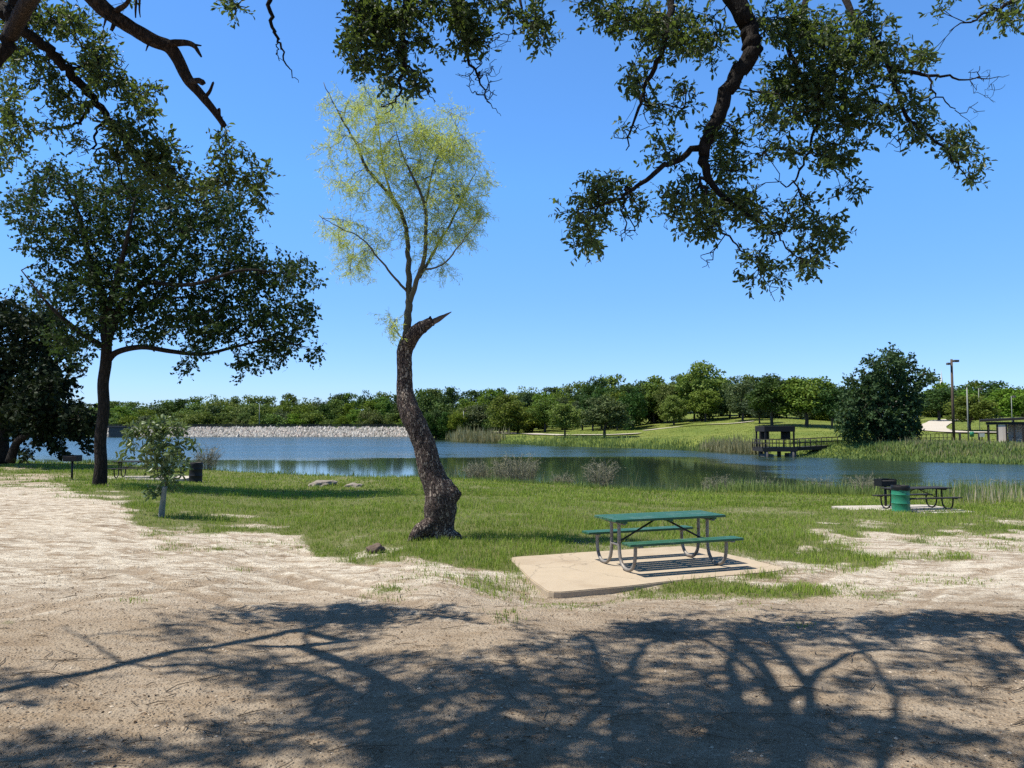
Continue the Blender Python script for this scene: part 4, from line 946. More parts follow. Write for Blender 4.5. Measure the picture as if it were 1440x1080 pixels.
SB = [(275, 880, 50, 12), (268, 910, 25, 28), (330, 945, 80, 16), (390, 930, 60, 20), (480, 878, 70, 9), (500, 905, 25, 30), (560, 930, 80, 16), (450, 960, 100, 20), (540, 985, 110, 34), (480, 1010, 80, 26), (560, 1060, 70, 36), (650, 1040, 60, 36), (640, 960, 60, 26), (690, 950, 40, 36), (640, 866, 45, 7),
      (350, 1020, 60, 12), (290, 1065, 80, 14), (370, 1050, 50, 14), (40, 955, 60, 14), (60, 1060, 70, 26), (150, 1050, 50, 6), (10, 990, 30, 8), (980, 872, 60, 12), (1170, 882, 90, 12), (920, 892, 90, 16), (800, 910, 90, 22), (1000, 930, 100, 22), (1120, 915, 80, 22), (1270, 902, 120, 16), (1345, 935, 80, 20), (1410, 930, 40, 26),
      (800, 965, 100, 32), (900, 990, 100, 36), (1020, 985, 70, 36), (980, 1040, 120, 38), (830, 1050, 90, 30), (1140, 1030, 90, 28), (1240, 1040, 80, 22), (1340, 975, 80, 12), (1370, 1050, 70, 22), (1080, 1065, 120, 20), (1220, 965, 70, 16), (740, 1000, 60, 40), (860, 940, 60, 24), (720, 1060, 60, 24), (920, 1070, 80, 24)]
TS = []
for (cx, cy, rx, ry) in SB:
    for _ in range(max(2, int(rx * ry * .017))):
        a = random.random() * 6.283; q = math.sqrt(random.random()); px, py = cx + math.cos(a) * q * rx, min(cy + math.sin(a) * q * ry, 1110)
        h = random.uniform(6.4, 10.2); p = lift(px, py, h)
        while project(p)[1] > -35 and h < 12: h += .4; p = lift(px, py, h)
        TS.append(p)
for _ in range(520):
    TS.append(np.array([random.uniform(-9, 6), random.uniform(-8, 2.2), 0]) + [0, 0, random.uniform(5.2, 8.6)])
TS = np.array(TS)
Tv = order_by(so, np.concatenate([T2, T3])); Dv = np.array([so.connect(t, .12, .4, .0) for t in Tv])
for bt in bare:
    for t in order_by(so, bt): so.connect(t, .08, .55)
TSo = order_by(so, TS); DS = np.array([so.connect(t, .25, .35, .03) for t in TSo])
tb, bb, lb, l2 = MB(), MB(), MB(), MB(); so.emit({'trunk': tb, 'limb': bb, 'twig': bb}, (4, 7, 14), (.015, .05))
leaf_cluster(lb, bb, Tv, Dv, 5, .165, 7, .054, .025, .25, .95, True, tw_r=.0025)
leaf_cluster(l2, None, TSo, DS, 4, .26, 6, .085, .045, .1, 1.0, False)
tb.build('trunk', M['bark_oak'], oak, True, OB); bb.build('branches', M['bark_oak'], oak, True, OB)
lb.build('crown', M['oak_leaf'], oak, False, OB)
l2.build('upper_crown', M['oak_leaf'], oak, False, OB)
# ---- second oak, its trunk out of view on the left
OB2 = np.array([-9.2, -2.6, gz(-9.2, -2.6)]); TT2 = OB2 + np.array([.3, .1, 3.2])
oak2 = thing('oak_tree', 'second oak whose leafy boughs and one dead limb reach in at the top left corner', 'tree', OB2)
s2 = Skel(.0035, .42); s2.limb([OB2 - [0, 0, .2], OB2 + [.05, 0, 1.4], TT2], [.32, .25, .21], tag_='trunk')
olimb(c1, [(-120, -60, 7.0), (20, 60, 7.1), (110, 135, 7.2), (205, 212, 7.4), (300, 310, 7.6), (372, 390), (432, 470), (505, 560), (572, 645), (640, 740), (705, 790), (800, 832), (905, 872)], [.054, .054, .052, .049, .046, .042, .037, .031, .026, .02, .015, .010, .005], YL, True, rr0=.06, so=s2, TT=TT2)
olimb(c1, [(130, -140), (75, -20), (55, 90), (15, 210), (-60, 330)], [.06, .066, .066, .058, .045], 6.6, so=s2, TT=TT2)
olimb(c1, [(382, 430), (352, 500), (282, 537), (160, 550)], [.022, .018, .012, .004], YL, so=s2, TT=TT2)
olimb(c1, [(405, 540), (405, 640), (430, 745)], [.014, .01, .004], YL, so=s2, TT=TT2)
olimb(c1, [(465, 610), (505, 720), (540, 800), (605, 785)], [.014, .012, .008, .003], YL, so=s2, TT=TT2)
olimb(c1, [(700, 785), (830, 850), (930, 790), (1020, 800)], [.014, .01, .007, .003], YL, so=s2, TT=TT2)
olimb(c1, [(850, 860), (960, 760), (950, 640), (930, 570)], [.01, .008, .005, .002], YL, so=s2, TT=TT2)

T1 = order_by(s2, blob_targets(B1, c1, YL - .2, .6, .0031)); D1 = np.array([s2.connect(t, .12, .4) for t in T1])
for t in order_by(s2, blob_targets([(520, 260, 40, 30), (660, 400, 60, 20), (430, 720, 40, 60), (340, 640, 40, 40), (500, 700, 40, 60)], c1, YL - .2, .3, .004)): s2.connect(t, .08, .55)
TX = np.stack([rng.uniform(-15, -6, 260), rng.uniform(-9, 2.5, 260), rng.uniform(4.5, 8.5, 260)], -1)
TX = TX[(project(TX)[0] < -60) | (TX[:, 1] < .5)]; TX = order_by(s2, TX); DX = np.array([s2.connect(t, .3, .35, .03) for t in TX])
tb, bb, lb = MB(), MB(), MB(); s2.emit({'trunk': tb, 'limb': bb, 'twig': bb}, (4, 7, 14), (.015, .05))
leaf_cluster(lb, bb, T1, D1, 5, .165, 7, .053, .0245, .2, .95, True, tw_r=.0025); leaf_cluster(lb, None, TX, DX, 4, .26, 6, .085, .045, .1, 1.0)
tb.build('trunk', M['bark_oak'], oak2, True, OB2); bb.build('branches', M['bark_oak'], oak2, True, OB2); lb.build('crown', M['oak_leaf'], oak2, False, OB2)
# dead snapped limb
YDd = 5.0
P = [at(x / 3, y / 3, YDd + k * .03) for k, (x, y) in enumerate([(300, -120), (385, -15), (470, 62), (560, 120), (650, 172), (712, 198), (748, 245), (790, 330), (850, 402), (905, 470), (948, 535)])]
nd_ = s2.p[s2.nearest(P[0])[0]].copy(); mid = nd_ * .5 + P[0] * .5 + np.array([0, 0, .15])
db = bark_loft([nd_, mid] + P, [.06, .064, .066, .054, .047, .045, .046, .045, .040, .037, .030, .024, .018], 16, 'x', None, 2, .009, per=9, end_rough=.02)
def dstub(L, r, s_):
    Q = [at(x / 3, y / 3, YDd + o) for (x, y, o) in L]
    m2 = bark_loft(Q, r, 8, 'x', None, s_, .006, per=4, end_rough=.015); db.add(m2.V[0], [np.concatenate(f) for f in m2.Fs.values()])
dstub([(690, 190, .15), (760, 180, .1), (815, 190, .08), (850, 238, .05)], [.030, .024, .018, .005], 1)
dstub([(760, 182, .1), (810, 188, .1), (850, 192, .1)], [.016, .011, .003], 2)
dstub([(800, 345, .2), (835, 340, .12), (858, 346, .08)], [.022, .02, .018], 3)
dstub([(865, 410, .2), (885, 385, .18), (900, 348, .15)], [.014, .011, .008], 4)
dstub([(640, 170, .15), (625, 190, .1), (615, 215, .1)], [.010, .007, .003], 5)
dstub([(470, 60, .1), (500, 40, 0), (535, 15, -.1), (560, -40, -.2)], [.022, .018, .015, .012], 6)
dstub([(490, 75, .1), (478, 110, 0), (470, 130, 0)], [.016, .014, .012], 7)
dstub([(452, 50, .1), (445, 85, 0), (436, 118, 0)], [.010, .008, .003], 8)
dstub([(575, 0, -.2), (572, 40, -.2), (572, 75, -.2)], [.008, .007, .004], 9)
dstub([(590, -10, -.2), (588, 40, -.2), (592, 72, -.2)], [.007, .006, .003], 10)
dstub([(915, 480, .3), (925, 460, .28), (930, 490, .28)], [.010, .009, .004], 11)
dl = db.build('dead_limb', M['bark_dead'], oak2, True, OB2); dl['label'] = 'bare reddish brown snapped limb without leaves'

# ================================================================== TABLES, DRUMS, GRILLS
def picnic_table(label, loc, rz, L, top, frame, name='picnic_table'):
    o = thing(name, label, 'picnic table', loc, rz)
    mb = MB()
    for k in range(5):
        y0 = -.355 + k * .1425; mb.bbox((-L / 2, y0, .722), (L / 2, y0 + .130, .76), .007)
    for sx in (-1, 1): mb.box((sx * L * .405 - .03, -.33, .692), (sx * L * .405 + .03, .33, .721))
    mb.box((-.03, -.33, .694), (.03, .33, .721))
    mb.build('tabletop', M[top], o)
    for s in (-1, 1):
        bn = MB()
        for k in range(2): y0 = s * .665 - .128 + k * .130; bn.bbox((-L / 2, y0, .425), (L / 2, y0 + .120, .462), .007)
        bn.build('bench', M[top], o)
    fx = L * .405
    for sx in (-1, 1):
        f = MB()
        for s in (-1, 1):
            P = catmull([(sx * fx, s * .12, .69), (sx * fx, s * .12, .50), (sx * fx, s * .122, .31), (sx * fx, s * .16, .15), (sx * fx, s * .25, .055), (sx * fx, s * .37, .027), (sx * fx, s * .49, .055), (sx * fx, s * .575, .15), (sx * fx, s * .605, .29), (sx * fx, s * .605, .424)], 5)
            f.tube(P, .026, 12)
            f.box((sx * fx - .03, s * .665 - .12, .402), (sx * fx + .03, s * .665 + .12, .424))
        f.tube([(sx * fx, -.12, .355), (sx * fx, .12, .355)], .022, 10)
        f.box((sx * fx - .02, -.30, .668), (sx * fx + .02, .30, .691))
        f.build('leg_frame', M[frame], o, True)
        bx = MB(); bx.tube([(sx * .06, 0, .705), (sx * (fx - .02), 0, .36)], .015, 8); bx.build('brace', M[top if top != 'green_paint' else 'dark_metal'], o, True)
    return o
def slab(name, Q, z, th, mat, label, chip=False):
    Q = np.asarray(Q, float); bm = bmesh.new(); n = 26; pts = []
    for i in range(4):
        a, c = Q[i], Q[(i + 1) % 4]
        for k in range(n):
            t = k / n; p = a + (c - a) * t; e = c - a; nn = np.array([-e[1], e[0]]) / np.hypot(*e)
            j = (fbm(np.array([p[0] * 3.0]), np.array([p[1] * 3.0]), 91, 3)[0] - .5) * .12
            pts.append(p + nn * j)
    pts = np.array(pts)
    for _ in range(5): pts = pts * .5 + np.roll(pts, 1, 0) * .25 + np.roll(pts, -1, 0) * .25
    top = [bm.verts.new((p[0], p[1], z)) for p in pts]; bot = [bm.verts.new((p[0], p[1], z - th)) for p in pts]
    bm.faces.new(top)
    for i in range(len(pts)): j = (i + 1) % len(pts); bm.faces.new((top[i], bot[i], bot[j], top[j]))
    bmesh.ops.recalc_face_normals(bm, faces=bm.faces[:])
    bmesh.ops.bevel(bm, geom=[e for e in bm.edges if e.verts[0] in top and e.verts[1] in top], offset=.012, segments=2, affect='EDGES')
    mb = MB(); mb.bm(bm); return kind(mb.build(name, mat), 'structure', label)
slab('pavement', SLAB, SLABZ, .16, M['concrete'], 'cracked tan concrete pad under the green picnic table')
tc = np.array([2.30, 12.06])
picnic_table('green topped picnic table on bent pipe legs standing on the tan concrete pad', (tc[0], tc[1], SLABZ), R(20.5), 1.93, 'green_paint', 'pipe')
# right group by the lake
gR = gpt(1300, 719); YRt = float(gR[1])
def rect_at(c, a, l, w_):
    ca, sa = math.cos(a), math.sin(a)
    return [(c[0] + x * ca - y * sa, c[1] + x * sa + y * ca) for x, y in ((-l / 2, w_ / 2), (-l / 2, -w_ / 2), (l / 2, -w_ / 2), (l / 2, w_ / 2))]
cR = np.array([gR[0], gR[1] + .5]); zR = gz(*cR) + .06
slab('pavement', rect_at(cR + [-.5, .1], R(8), 3.9, 2.6), zR, .25, M['concrete_far'], 'pale concrete pad under the dark picnic table by the lake')
picnic_table('dark weathered picnic table beside the green drum at the lake edge', (cR[0], cR[1], zR), R(14), 2.35, 'dark_wood', 'dark_metal')
def drum(label, loc, mat, name='trash_drum', bag=True):
    o = thing(name, label, 'trash drum', loc, random.uniform(0, 6))
    pr = [(0, .0), (.285, 0), (.292, .012), (.285, .03)]
    for z0 in (.29, .58): pr += [(.285, z0 - .03), (.289, z0 - .02), (.296, z0 - .004), (.296, z0 + .004), (.289, z0 + .02), (.285, z0 + .03)]
    pr += [(.285, .85), (.293, .862), (.293, .874), (.283, .876), (.278, .86), (.275, .3), (0, .28)]
    d = MB(); d.lathe(pr, 40); d.build('barrel', M[mat], o, True)
    if bag:
        l = MB(); n = 48; a = np.arange(n) * 2 * np.pi / n; rows = []
        for (r_, z_, w_) in ((.26, .70, .01), (.272, .86, .006), (.288, .885, .005), (.300, .872, .008), (.301, .80, .010), (.300, .735, .014)):
            k = np.array([mnoise.noise(Vector((math.cos(t) * 3, math.sin(t) * 3, z_ * 5))) for t in a])
            rows.append(np.stack([(r_ + k * w_) * np.cos(a), (r_ + k * w_) * np.sin(a), z_ + k * (.03 if z_ < .75 else .008)], -1))
        V = np.concatenate(rows); i = np.arange(5)[:, None] * n; j = np.arange(n)[None]; jn = (j + 1) % n
        l.add(V, np.stack([i + j, i + jn, i + n + jn, i + n + j], -1).reshape(-1, 4)); l.build('bag', M['black'], o, True)
    return o
g = gpt(1267, 719.5); drum('green dented steel drum with a black bag rim in front of the lakeside table', g, 'drum')
def grill(label, loc, rz):
    o = thing('charcoal_grill', label, 'grill', loc, rz)
    m = MB(); m.tube([(0, 0, -.1), (0, 0, .80)], .045, 12); m.tube([(0, 0, -.1), (0, 0, .03)], .09, 12); m.build('post', M['dark_metal'], o, True)
    f = MB(); f.bbox((-.30, -.22, .80), (.30, .22, .83), .006)
    f.bbox((-.30, .20, .83), (.30, .222, 1.06), .004); f.bbox((-.30, -.22, .83), (-.278, .20, 1.06), .004); f.bbox((.278, -.22, .83), (.30, .20, 1.06), .004); f.bbox((-.278, -.222, .83), (.278, -.20, .98), .004)
    f.build('firebox', M['black'], o)
    gr = MB()
    for k in range(12): x = -.25 + k * .0455; gr.tube([(x, -.27, 1.0), (x, .19, 1.0)], .006, 6)
    gr.tube([(-.28, -.27, 1.0), (.28, -.27, 1.0)], .008, 6); gr.build('grate', M['dark_metal'], o, True)
    return o
YG = YRt + 1.6; xg = (1242 - CX) / F * YG; grill('black charcoal grill partly hidden behind the green drum', (xg, YG, gz(xg, YG)), R(10))
# left group under the shade tree
gl = gpt(200, 674); cL = np.array([gl[0], gl[1]]); zL = gz(*cL) + .06
slab('pavement', rect_at(cL + [-.1, .2], R(2), 4.6, 2.2), zL, .25, M['concrete_far'], 'pale concrete pad under the table behind the sapling')
picnic_table('dark picnic table behind the sapling, right of the shade tree trunk', (cL[0] - .1, cL[1] + .1, zL), R(4), 2.35, 'dark_wood', 'dark_metal')
g = gpt(275, 678); drum('dark nearly black steel drum standing in tree shade right of the sapling', g, 'black')
g = gpt(101, 675); grill('black charcoal grill on a post left of the shade tree trunk', g, R(0))

# rocks
def rock(label, loc, s, seed, name='rock', mat='rock'):
    bm = bmesh.new(); bmesh.ops.create_icosphere(bm, subdivisions=4, radius=1)
    for v in bm.verts:
        f = 1 + .32 * mnoise.fractal(v.co * 1.3 + Vector((seed, seed * 2, 0)), .8, 2.1, 5)
        v.co = Vector((v.co.x * f * s[0], v.co.y * f * s[1], v.co.z * f * s[2]))
    mb = MB(); mb.bm(bm); o = mb.build(name, M[mat], None, True); o.location = [float(k) for k in loc]; o.rotation_euler = (0, 0, seed)
    return tag(o, label, 'rock')
g = gpt(455, 683); rock('flat grey rock lying in the shaded grass between the sapling and the bent tree', g + [0, 0, .05], (.85, .5, .22), 1.3)
g = gpt(497, 685); rock('smaller flat rock at the right end of the shaded grey rock', g + [0, 0, .03], (.5, .35, .14), 2.6)
g = gpt(528, 776); rock('small dark broken stump at the grass edge left of the bent tree', g + [0, 0, .03], (.17, .13, .11), 4.1, 'stump', 'cut_wood')['category'] = 'stump'
g = gpt(800, 834); 

# dry brush at the near waterline
def dry_shrub(px, q, h, spread, label, n=60):
    Dv = np.interp(px, _cpx, _cD) + q; x = (px - CX) / F * Dv; z = max(gz(x, Dv), ZW) - .1; n = int(n * 1.5); mb, lf = MB(), MB(); tips = []
    for _ in range(n):
        a = random.uniform(0, 6.28); o = random.random() ** .6; b = np.array([x + math.cos(a) * spread * .55 * o, Dv + math.sin(a) * spread * .4 * o, z])
        hh = h * random.uniform(.45, 1.15) * (1.05 - .35 * o); ln = random.uniform(.1, .5) * hh; a2 = a + random.gauss(0, .7); d = np.array([math.cos(a2), math.sin(a2), 0])
        P = catmull([b, b + d * ln * .15 + [0, 0, hh * .45], b + d * ln * .55 + [0, 0, hh * .85], b + d * ln + [0, 0, hh * random.uniform(.85, 1.0)]], 3)
        P[1:] += rng.normal(size=(len(P) - 1, 3)) * .012; mb.tube(P, np.linspace(.011, .005, len(P)), 3, cap=False)
        for t in range(3, len(P)):
            for _k in range(2): tips.append((P[t], P[t] + norm(rng.normal(size=3) * .7 + d * .5 + np.array([0, 0, .5])) * random.uniform(.10, .26)))
    A = np.array([t[0] for t in tips]); B = np.array([t[1] for t in tips]); prisms(mb, A, B, .006, .003)
    k = rng.random(len(A)) < .55; D = rand_dir(int(k.sum())); leaf_quads(lf, B[k], norm((B - A)[k] + D * .1), rand_dir(len(D)), .07 + .06 * rng.random(len(D)), .022)
    o = thing('dry_shrub', label, 'shrub', (x, Dv, z)); mb.build('stems', M['dry'], o, False, (x, Dv, z)); lf.build('dry_leaves', M['dryleaf'], o, False, (x, Dv, z))
for a in [(672, 1.0, 1.15, 1.0, 'small dry grey bush at the waterline just right of the bent trunk'), (725, 1.5, 1.75, 2.0, 'wide dry grey bush at the waterline behind the middle of the grass', 130), (790, 2, .9, .9, 'low dry twiggy bush right of the wide grey bush', 50),
          (845, 1.0, 1.55, 1.1, 'upright dry bush at the waterline above the green table'), (1010, 2.5, 1.3, 1.2, 'brown dry bush at the waterline above the right end of the green table'), (1075, 2.5, 1.1, 1.6, 'straggling brown brush along the waterline below the pier', 80),
          (1150, 2.0, 1.2, 1.6, 'dark tangled brush at the waterline left of the green drum', 80), (1215, 2.0, 1.5, 1.3, 'tall dark brush at the waterline just left of the green drum', 80), (1410, 3.0, 1.2, 1.2, 'dark brush at the waterline beyond the seed heads', 70),
          (292, -1.0, 1.6, 1.0, 'spindly weed bush at the waterline behind the dark drum', 50)]:
    dry_shrub(a[0], a[1], a[2], a[3], a[4], *(a[5:]))

# ================================================================== FAR STRUCTURES
# dam with stone facing
dm = thing('stone_dam', 'long low dam faced with pale loose stone along the far side of the lake', 'dam', ((370 - CX) / F * 286, 286, ZW)); dloc = np.array(dm.location)
n = 6500; px = rng.uniform(150, 600, n); q = rng.uniform(-1.0, 7.0, n)
Dd = np.interp(px, _spx, _sD) + q; x = (px - CX) / F * Dd; z = ground_z(x, Dd, False)
oct_ = np.array([(1, 0, 0), (-1, 0, 0), (0, 1, 0), (0, -1, 0), (0, 0, 1), (0, 0, -1.)]); cube = np.array([(a, b_, c_) for a in (-1, 1) for b_ in (-1, 1) for c_ in (-1, 1)]) * .62
of = np.array([(0, 2, 4), (2, 1, 4), (1, 3, 4), (3, 0, 4), (2, 0, 5), (1, 2, 5), (3, 1, 5), (0, 3, 5)])
V = oct_[None] * (.40 + .35 * rng.random((n, 6, 1))) * (.45 + 1.1 * rng.random((n, 1, 1)) ** 2) + rng.normal(size=(n, 6, 3)) * .08
V = V + np.stack([x, Dd, np.maximum(z, ZW - .2) + .1], -1)[:, None]
mb = MB(); mb.add(V.reshape(-1, 3), (np.arange(n)[:, None, None] * 6 + of[None]).reshape(-1, 3)); mb.build('stone_facing', M['stone'], dm, False, dloc)
cr = MB(); xs = np.linspace((140 - CX) / F * 296, (596 - CX) / F * 296, 60)
cr.box((xs[0], 294.2, .4), (xs[-1], 295.2, 1.32)); cr.build('crest_kerb', M['dark_conc'], dm, False, dloc)
rl = MB()
for xx in xs: rl.box((xx - .07, 297.0, .6), (xx + .07, 297.15, 2.0))
for zz in (1.35, 1.85): rl.box((xs[0], 296.95, zz), (xs[-1], 297.0, zz + .22))
rl.build('guard_rail', M['fence'], dm, False, dloc)
# outlet tower and footbridge at the left end of the dam
ot = thing('outlet_tower', 'dark concrete outlet box at the left end of the stone dam', 'outlet', ((168 - CX) / F * 278, 278, ZW)); ol = np.array(ot.location)
k = 278 / F; m = MB(); m.box((ol[0] - 2.6, 276, ZW - 1), (ol[0] + 3.0, 281, 1.0)); m.build('tower', M['dark_conc'], ot, False, ol)
m = MB(); m.box((ol[0] - 3.4, 275.5, 1.0), (ol[0] + 3.6, 281.5, 1.4)); m.build('cap', M['dark_conc'], ot, False, ol)
m = MB(); m.box((ol[0] + 2.9, 278, ZW), (ol[0] + 3.6, 278.4, .99)); m.box((ol[0] - 3.3, 278, ZW), (ol[0] - 2.7, 278.4, .99)); m.build('pier_wall', M['concrete_far'], ot, False, ol)

def pole(name, label, px, by, ty, r, mat, cat, lamps=(), Yv=None):
    g = gpt(px, by); 
    if Yv: g = np.array([(px - CX) / F * Yv, Yv, gz((px - CX) / F * Yv, Yv)])
    H = CAMZ + (HOR - ty) / F * g[1] - g[2]; o = thing(name, label, cat, g)
    m = MB(); m.tube([(0, 0, -.3), (0, 0, H * .5), (0, 0, H)], [r, r * .88, r * .75], 12); m.build('pole', M[mat], o, True)
    for (dx, dz, w_) in lamps:
        l = MB(); s = 1 if dx > 0 else -1
        l.box((min(0, dx), -.05, H - dz - .05), (max(0, dx), .05, H - dz + .05)); l.bbox((dx - w_ * .5 + s * w_ * .4, -.25, H - dz - .16), (dx + w_ * .5 + s * w_ * .4, .25, H - dz + .16), .05)
        l.build('lamp', M['dark_conc'], o)
    return o
pole('light_pole', 'tall dark wooden light pole with two lamp heads beside the far bank fence', 1341.5, 620, 505, .20, 'pole_wood', 'light pole', [(.35, .25, .7), (-.3, .65, .4)])
pole('utility_pole', 'bare grey pole right of the tall wooden light pole', 1362, 621, 545, .10, 'grey_pole', 'pole')
pole('utility_pole', 'thin pale pole with a small lamp rising behind the shelter roof', 1424, 612, 557, .055, 'grey_pole', 'pole', [(.3, .1, .3)])
pole('utility_pole', 'thin pale pole among the trees between the grey pole and the shelter', 1378, 606, 546, .055, 'grey_pole', 'pole', [(.25, .1, .4)])
pole('light_pole', 'slim grey light pole standing on the crest of the stone dam', 365, 598, 569, .13, 'grey_pole', 'light pole', Yv=298)
pole('light_pole', 'slim pale post at the foot of the wood by the bend of the lakeside road', 652, 605, 578, .12, 'grey_pole', 'light pole', Yv=222)
# white spire far behind the trees
dS = 620; xS = (1325 - CX) / F * dS; zS = gz(xS, dS)
sp_ = thing('church_spire', 'white needle spire rising above the trees behind the tall light pole', 'spire', (xS, dS, zS)); Ht = CAMZ + (HOR - 519) / F * dS - zS
m = MB(); m.lathe([(0, Ht), (.5, Ht - 6), (1.5, Ht - 14), (1.6, 8)], 8); m.build('needle', M['white'], sp_)
m = MB(); m.box((-4, -4, -1), (4, 4, 9)); m.build('tower', M['white'], sp_)
# small white house behind the drive
gh = gpt(1296, 591); hs = thing('house', 'small white house with a low roof half hidden behind the dark bushy tree', 'house', (gh[0], gh[1] + 14, gh[2])); 
m = MB(); m.box((-5, -3, -1), (5, 3, 3.4)); m.build('wall', M['white'], hs)
m = MB(); m.add([(-5.5, -3.6, 3.3), (5.5, -3.6, 3.3), (5.5, 3.6, 3.3), (-5.5, 3.6, 3.3), (-5.5, 0, 5.4), (5.5, 0, 5.4)], [np.array([(0, 1, 5, 4), (2, 3, 4, 5), (3, 2, 1, 0)]), np.array([(0, 4, 3), (1, 2, 5)])]); m.build('roof', M['pavement'], hs)
for xx in (-2.6, 1.4):
    m = MB(); m.box((xx, -3.06, 1.0), (xx + 1.2, -2.99, 2.3)); m.build('window', M['roof_dark'], hs)

# fishing pier
YP = 105.0; kx = YP / F
def pxw(px): return (px - CX) * kx
def pzw(py): return CAMZ + (HOR - py) * kx
pr = thing('fishing_pier', 'dark fishing pier with a roofed end and railed walkway reaching from the far bank', 'pier', (pxw(1088), YP, ZW)); plc = np.array(pr.location)
zd = pzw(628.5); x0, x1 = pxw(1064), pxw(1112)
m = MB(); m.box((x0, YP - 2.2, zd - .55), (x1, YP + 2.2, zd)); m.build('deck', M['dark_wood'], pr, False, plc)
gw = np.array([pxw(1216), 0, 0]); Ye = YP + 3
m = MB(); z2 = pzw(624.5)
V = [(x1, YP - .9, zd - .5), (x1, YP + .9, zd - .5), (gw[0], Ye + .9, z2 - .5), (gw[0], Ye - .9, z2 - .5), (x1, YP - .9, zd - .02), (x1, YP + .9, zd - .02), (gw[0], Ye + .9, z2), (gw[0], Ye - .9, z2)]
m.add(V, np.array([(0, 1, 2, 3), (7, 6, 5, 4), (0, 3, 7, 4), (1, 5, 6, 2), (0, 4, 5, 1), (3, 2, 6, 7)])); m.build('walkway', M['dark_wood'], pr, False, plc)
for (xa, ya) in ((pxw(1070), YP - 1.9), (pxw(1075), YP + 1.9), (pxw(1106), YP - 1.9), (pxw(1101), YP + 1.9), (pxw(1110), YP - 1.5)):
    m = MB(); m.tube([(xa, ya, ZW - 1.5), (xa, ya, zd - .5)], .28, 10); m.build('pile', M['dark_conc'], pr, True, plc)
m = MB(); m.bbox((pxw(1101), YP - 2.0, ZW - .25), (pxw(1111), YP - .2, ZW + .45), .08); m.build('float', M['dark_conc'], pr, False, plc)
m = MB(); m.bbox((pxw(1067), YP - 2.0, ZW - .25), (pxw(1080), YP - .2, ZW + .35), .08); m.build('float', M['dark_conc'], pr, False, plc)
def railing(mb, A, B, h, n, th=.05, mids=(.5,)):
    A = np.asarray(A, float); B = np.asarray(B, float)
    for t in np.linspace(0, 1, n): p = A + (B - A) * t; mb.tube([p - [0, 0, .1], p + [0, 0, h]], th, 6)
    for q in (1.0,) + tuple(mids): mb.tube([A + [0, 0, h * q], B + [0, 0, h * q]], th * .9, 6)
m = MB()
railing(m, (x0, YP - 2.15, zd), (x1, YP - 2.15, zd), 1.05, 6); railing(m, (x0, YP + 2.15, zd), (x1, YP + 2.15, zd), 1.05, 6); railing(m, (x0, YP - 2.15, zd), (x0, YP + 2.15, zd), 1.05, 5)
railing(m, (x1, YP - .9, zd), (gw[0], Ye - .9, z2), 1.05, 13); railing(m, (x1, YP + .9, zd), (gw[0], Ye + .9, z2), 1.05, 13)
m.build('railing', M['fence'], pr, True, plc)
zr0, zr1 = pzw(607), pzw(599); a0, a1 = pxw(1067.5), pxw(1110)
m = MB(); m.bbox((a0, YP - 2.0, zr0), (a1, YP + 2.0, zr1), .05); m.build('roof', M['roof_dark'], pr, False, plc)
for (xa, xb) in ((a0 + .02, pxw(1080)), (pxw(1098), a1 - .02)):
    m = MB(); m.box((xa, YP - .25, pzw(617.5)), (xb, YP + .25, zr0 - .005)); m.build('screen_wall', M['roof_dark'], pr, False, plc)
    for ya in (-1.9, 1.9):
        xm = xa + .15 if xa < pxw(1090) else xb - .15
        m = MB(); m.box((xm - .1, YP + ya - .1, zd), (xm + .1, YP + ya + .1, zr0 - .005)); m.build('post', M['roof_dark'], pr, False, plc)
# railing along the far bank
fn = thing('bank_fence', 'long low dark rail fence along the far bank from the pier to the light pole', 'fence', gpt(1280, 622)); fl = np.array(fn.location)
m = MB(); pts = [gpt(p_, y_) for p_, y_ in ((1216, 624), (1240, 623.5), (1265, 623), (1290, 622), (1315, 621), (1338, 620))]
for A, B in zip(pts[:-1], pts[1:]): railing(m, A, B, 1.05, 5, .045)
m.build('rails', M['fence'], fn, True, fl)
# bollards and bin by the grey pole
for (p_, lb_) in ((1350, 'short dark post immediately right of the tall wooden light pole'), (1377, 'short dark post between the grey pole and the shelter')):
    g = gpt(p_, 620); m = MB(); m.lathe([(0, 1.15), (.10, 1.13), (.14, 1.05), (.14, -.2)], 12); o = m.build('bollard', M['fence'], None, True); o.location = [float(v) for v in g]; tag(o, lb_, 'bollard')
g = gpt(1367, 620); bn = thing('litter_bin', 'small green bin on a post at the foot of the grey pole', 'bin', g)
m = MB(); m.tube([(0, 0, -.2), (0, 0, .7)], .06, 8); m.build('post', M['fence'], bn, True)
m = MB(); m.lathe([(0, .55), (.26, .55), (.28, 1.2), (.2, 1.28), (0, 1.28)], 16); m.build('basket', M['drum'], bn, True)
g = gpt(1381, 620); sg = thing('notice_board', 'small white notice on a post between the bin and the shelter', 'sign', g)
m = MB(); m.box((-.05, -.05, -.2), (.05, .05, 1.0)); m.build('post', M['fence'], sg)
m = MB(); m.bbox((-.35, -.09, .55), (.35, -.055, 1.05), .01); m.build('panel', M['white'], sg)
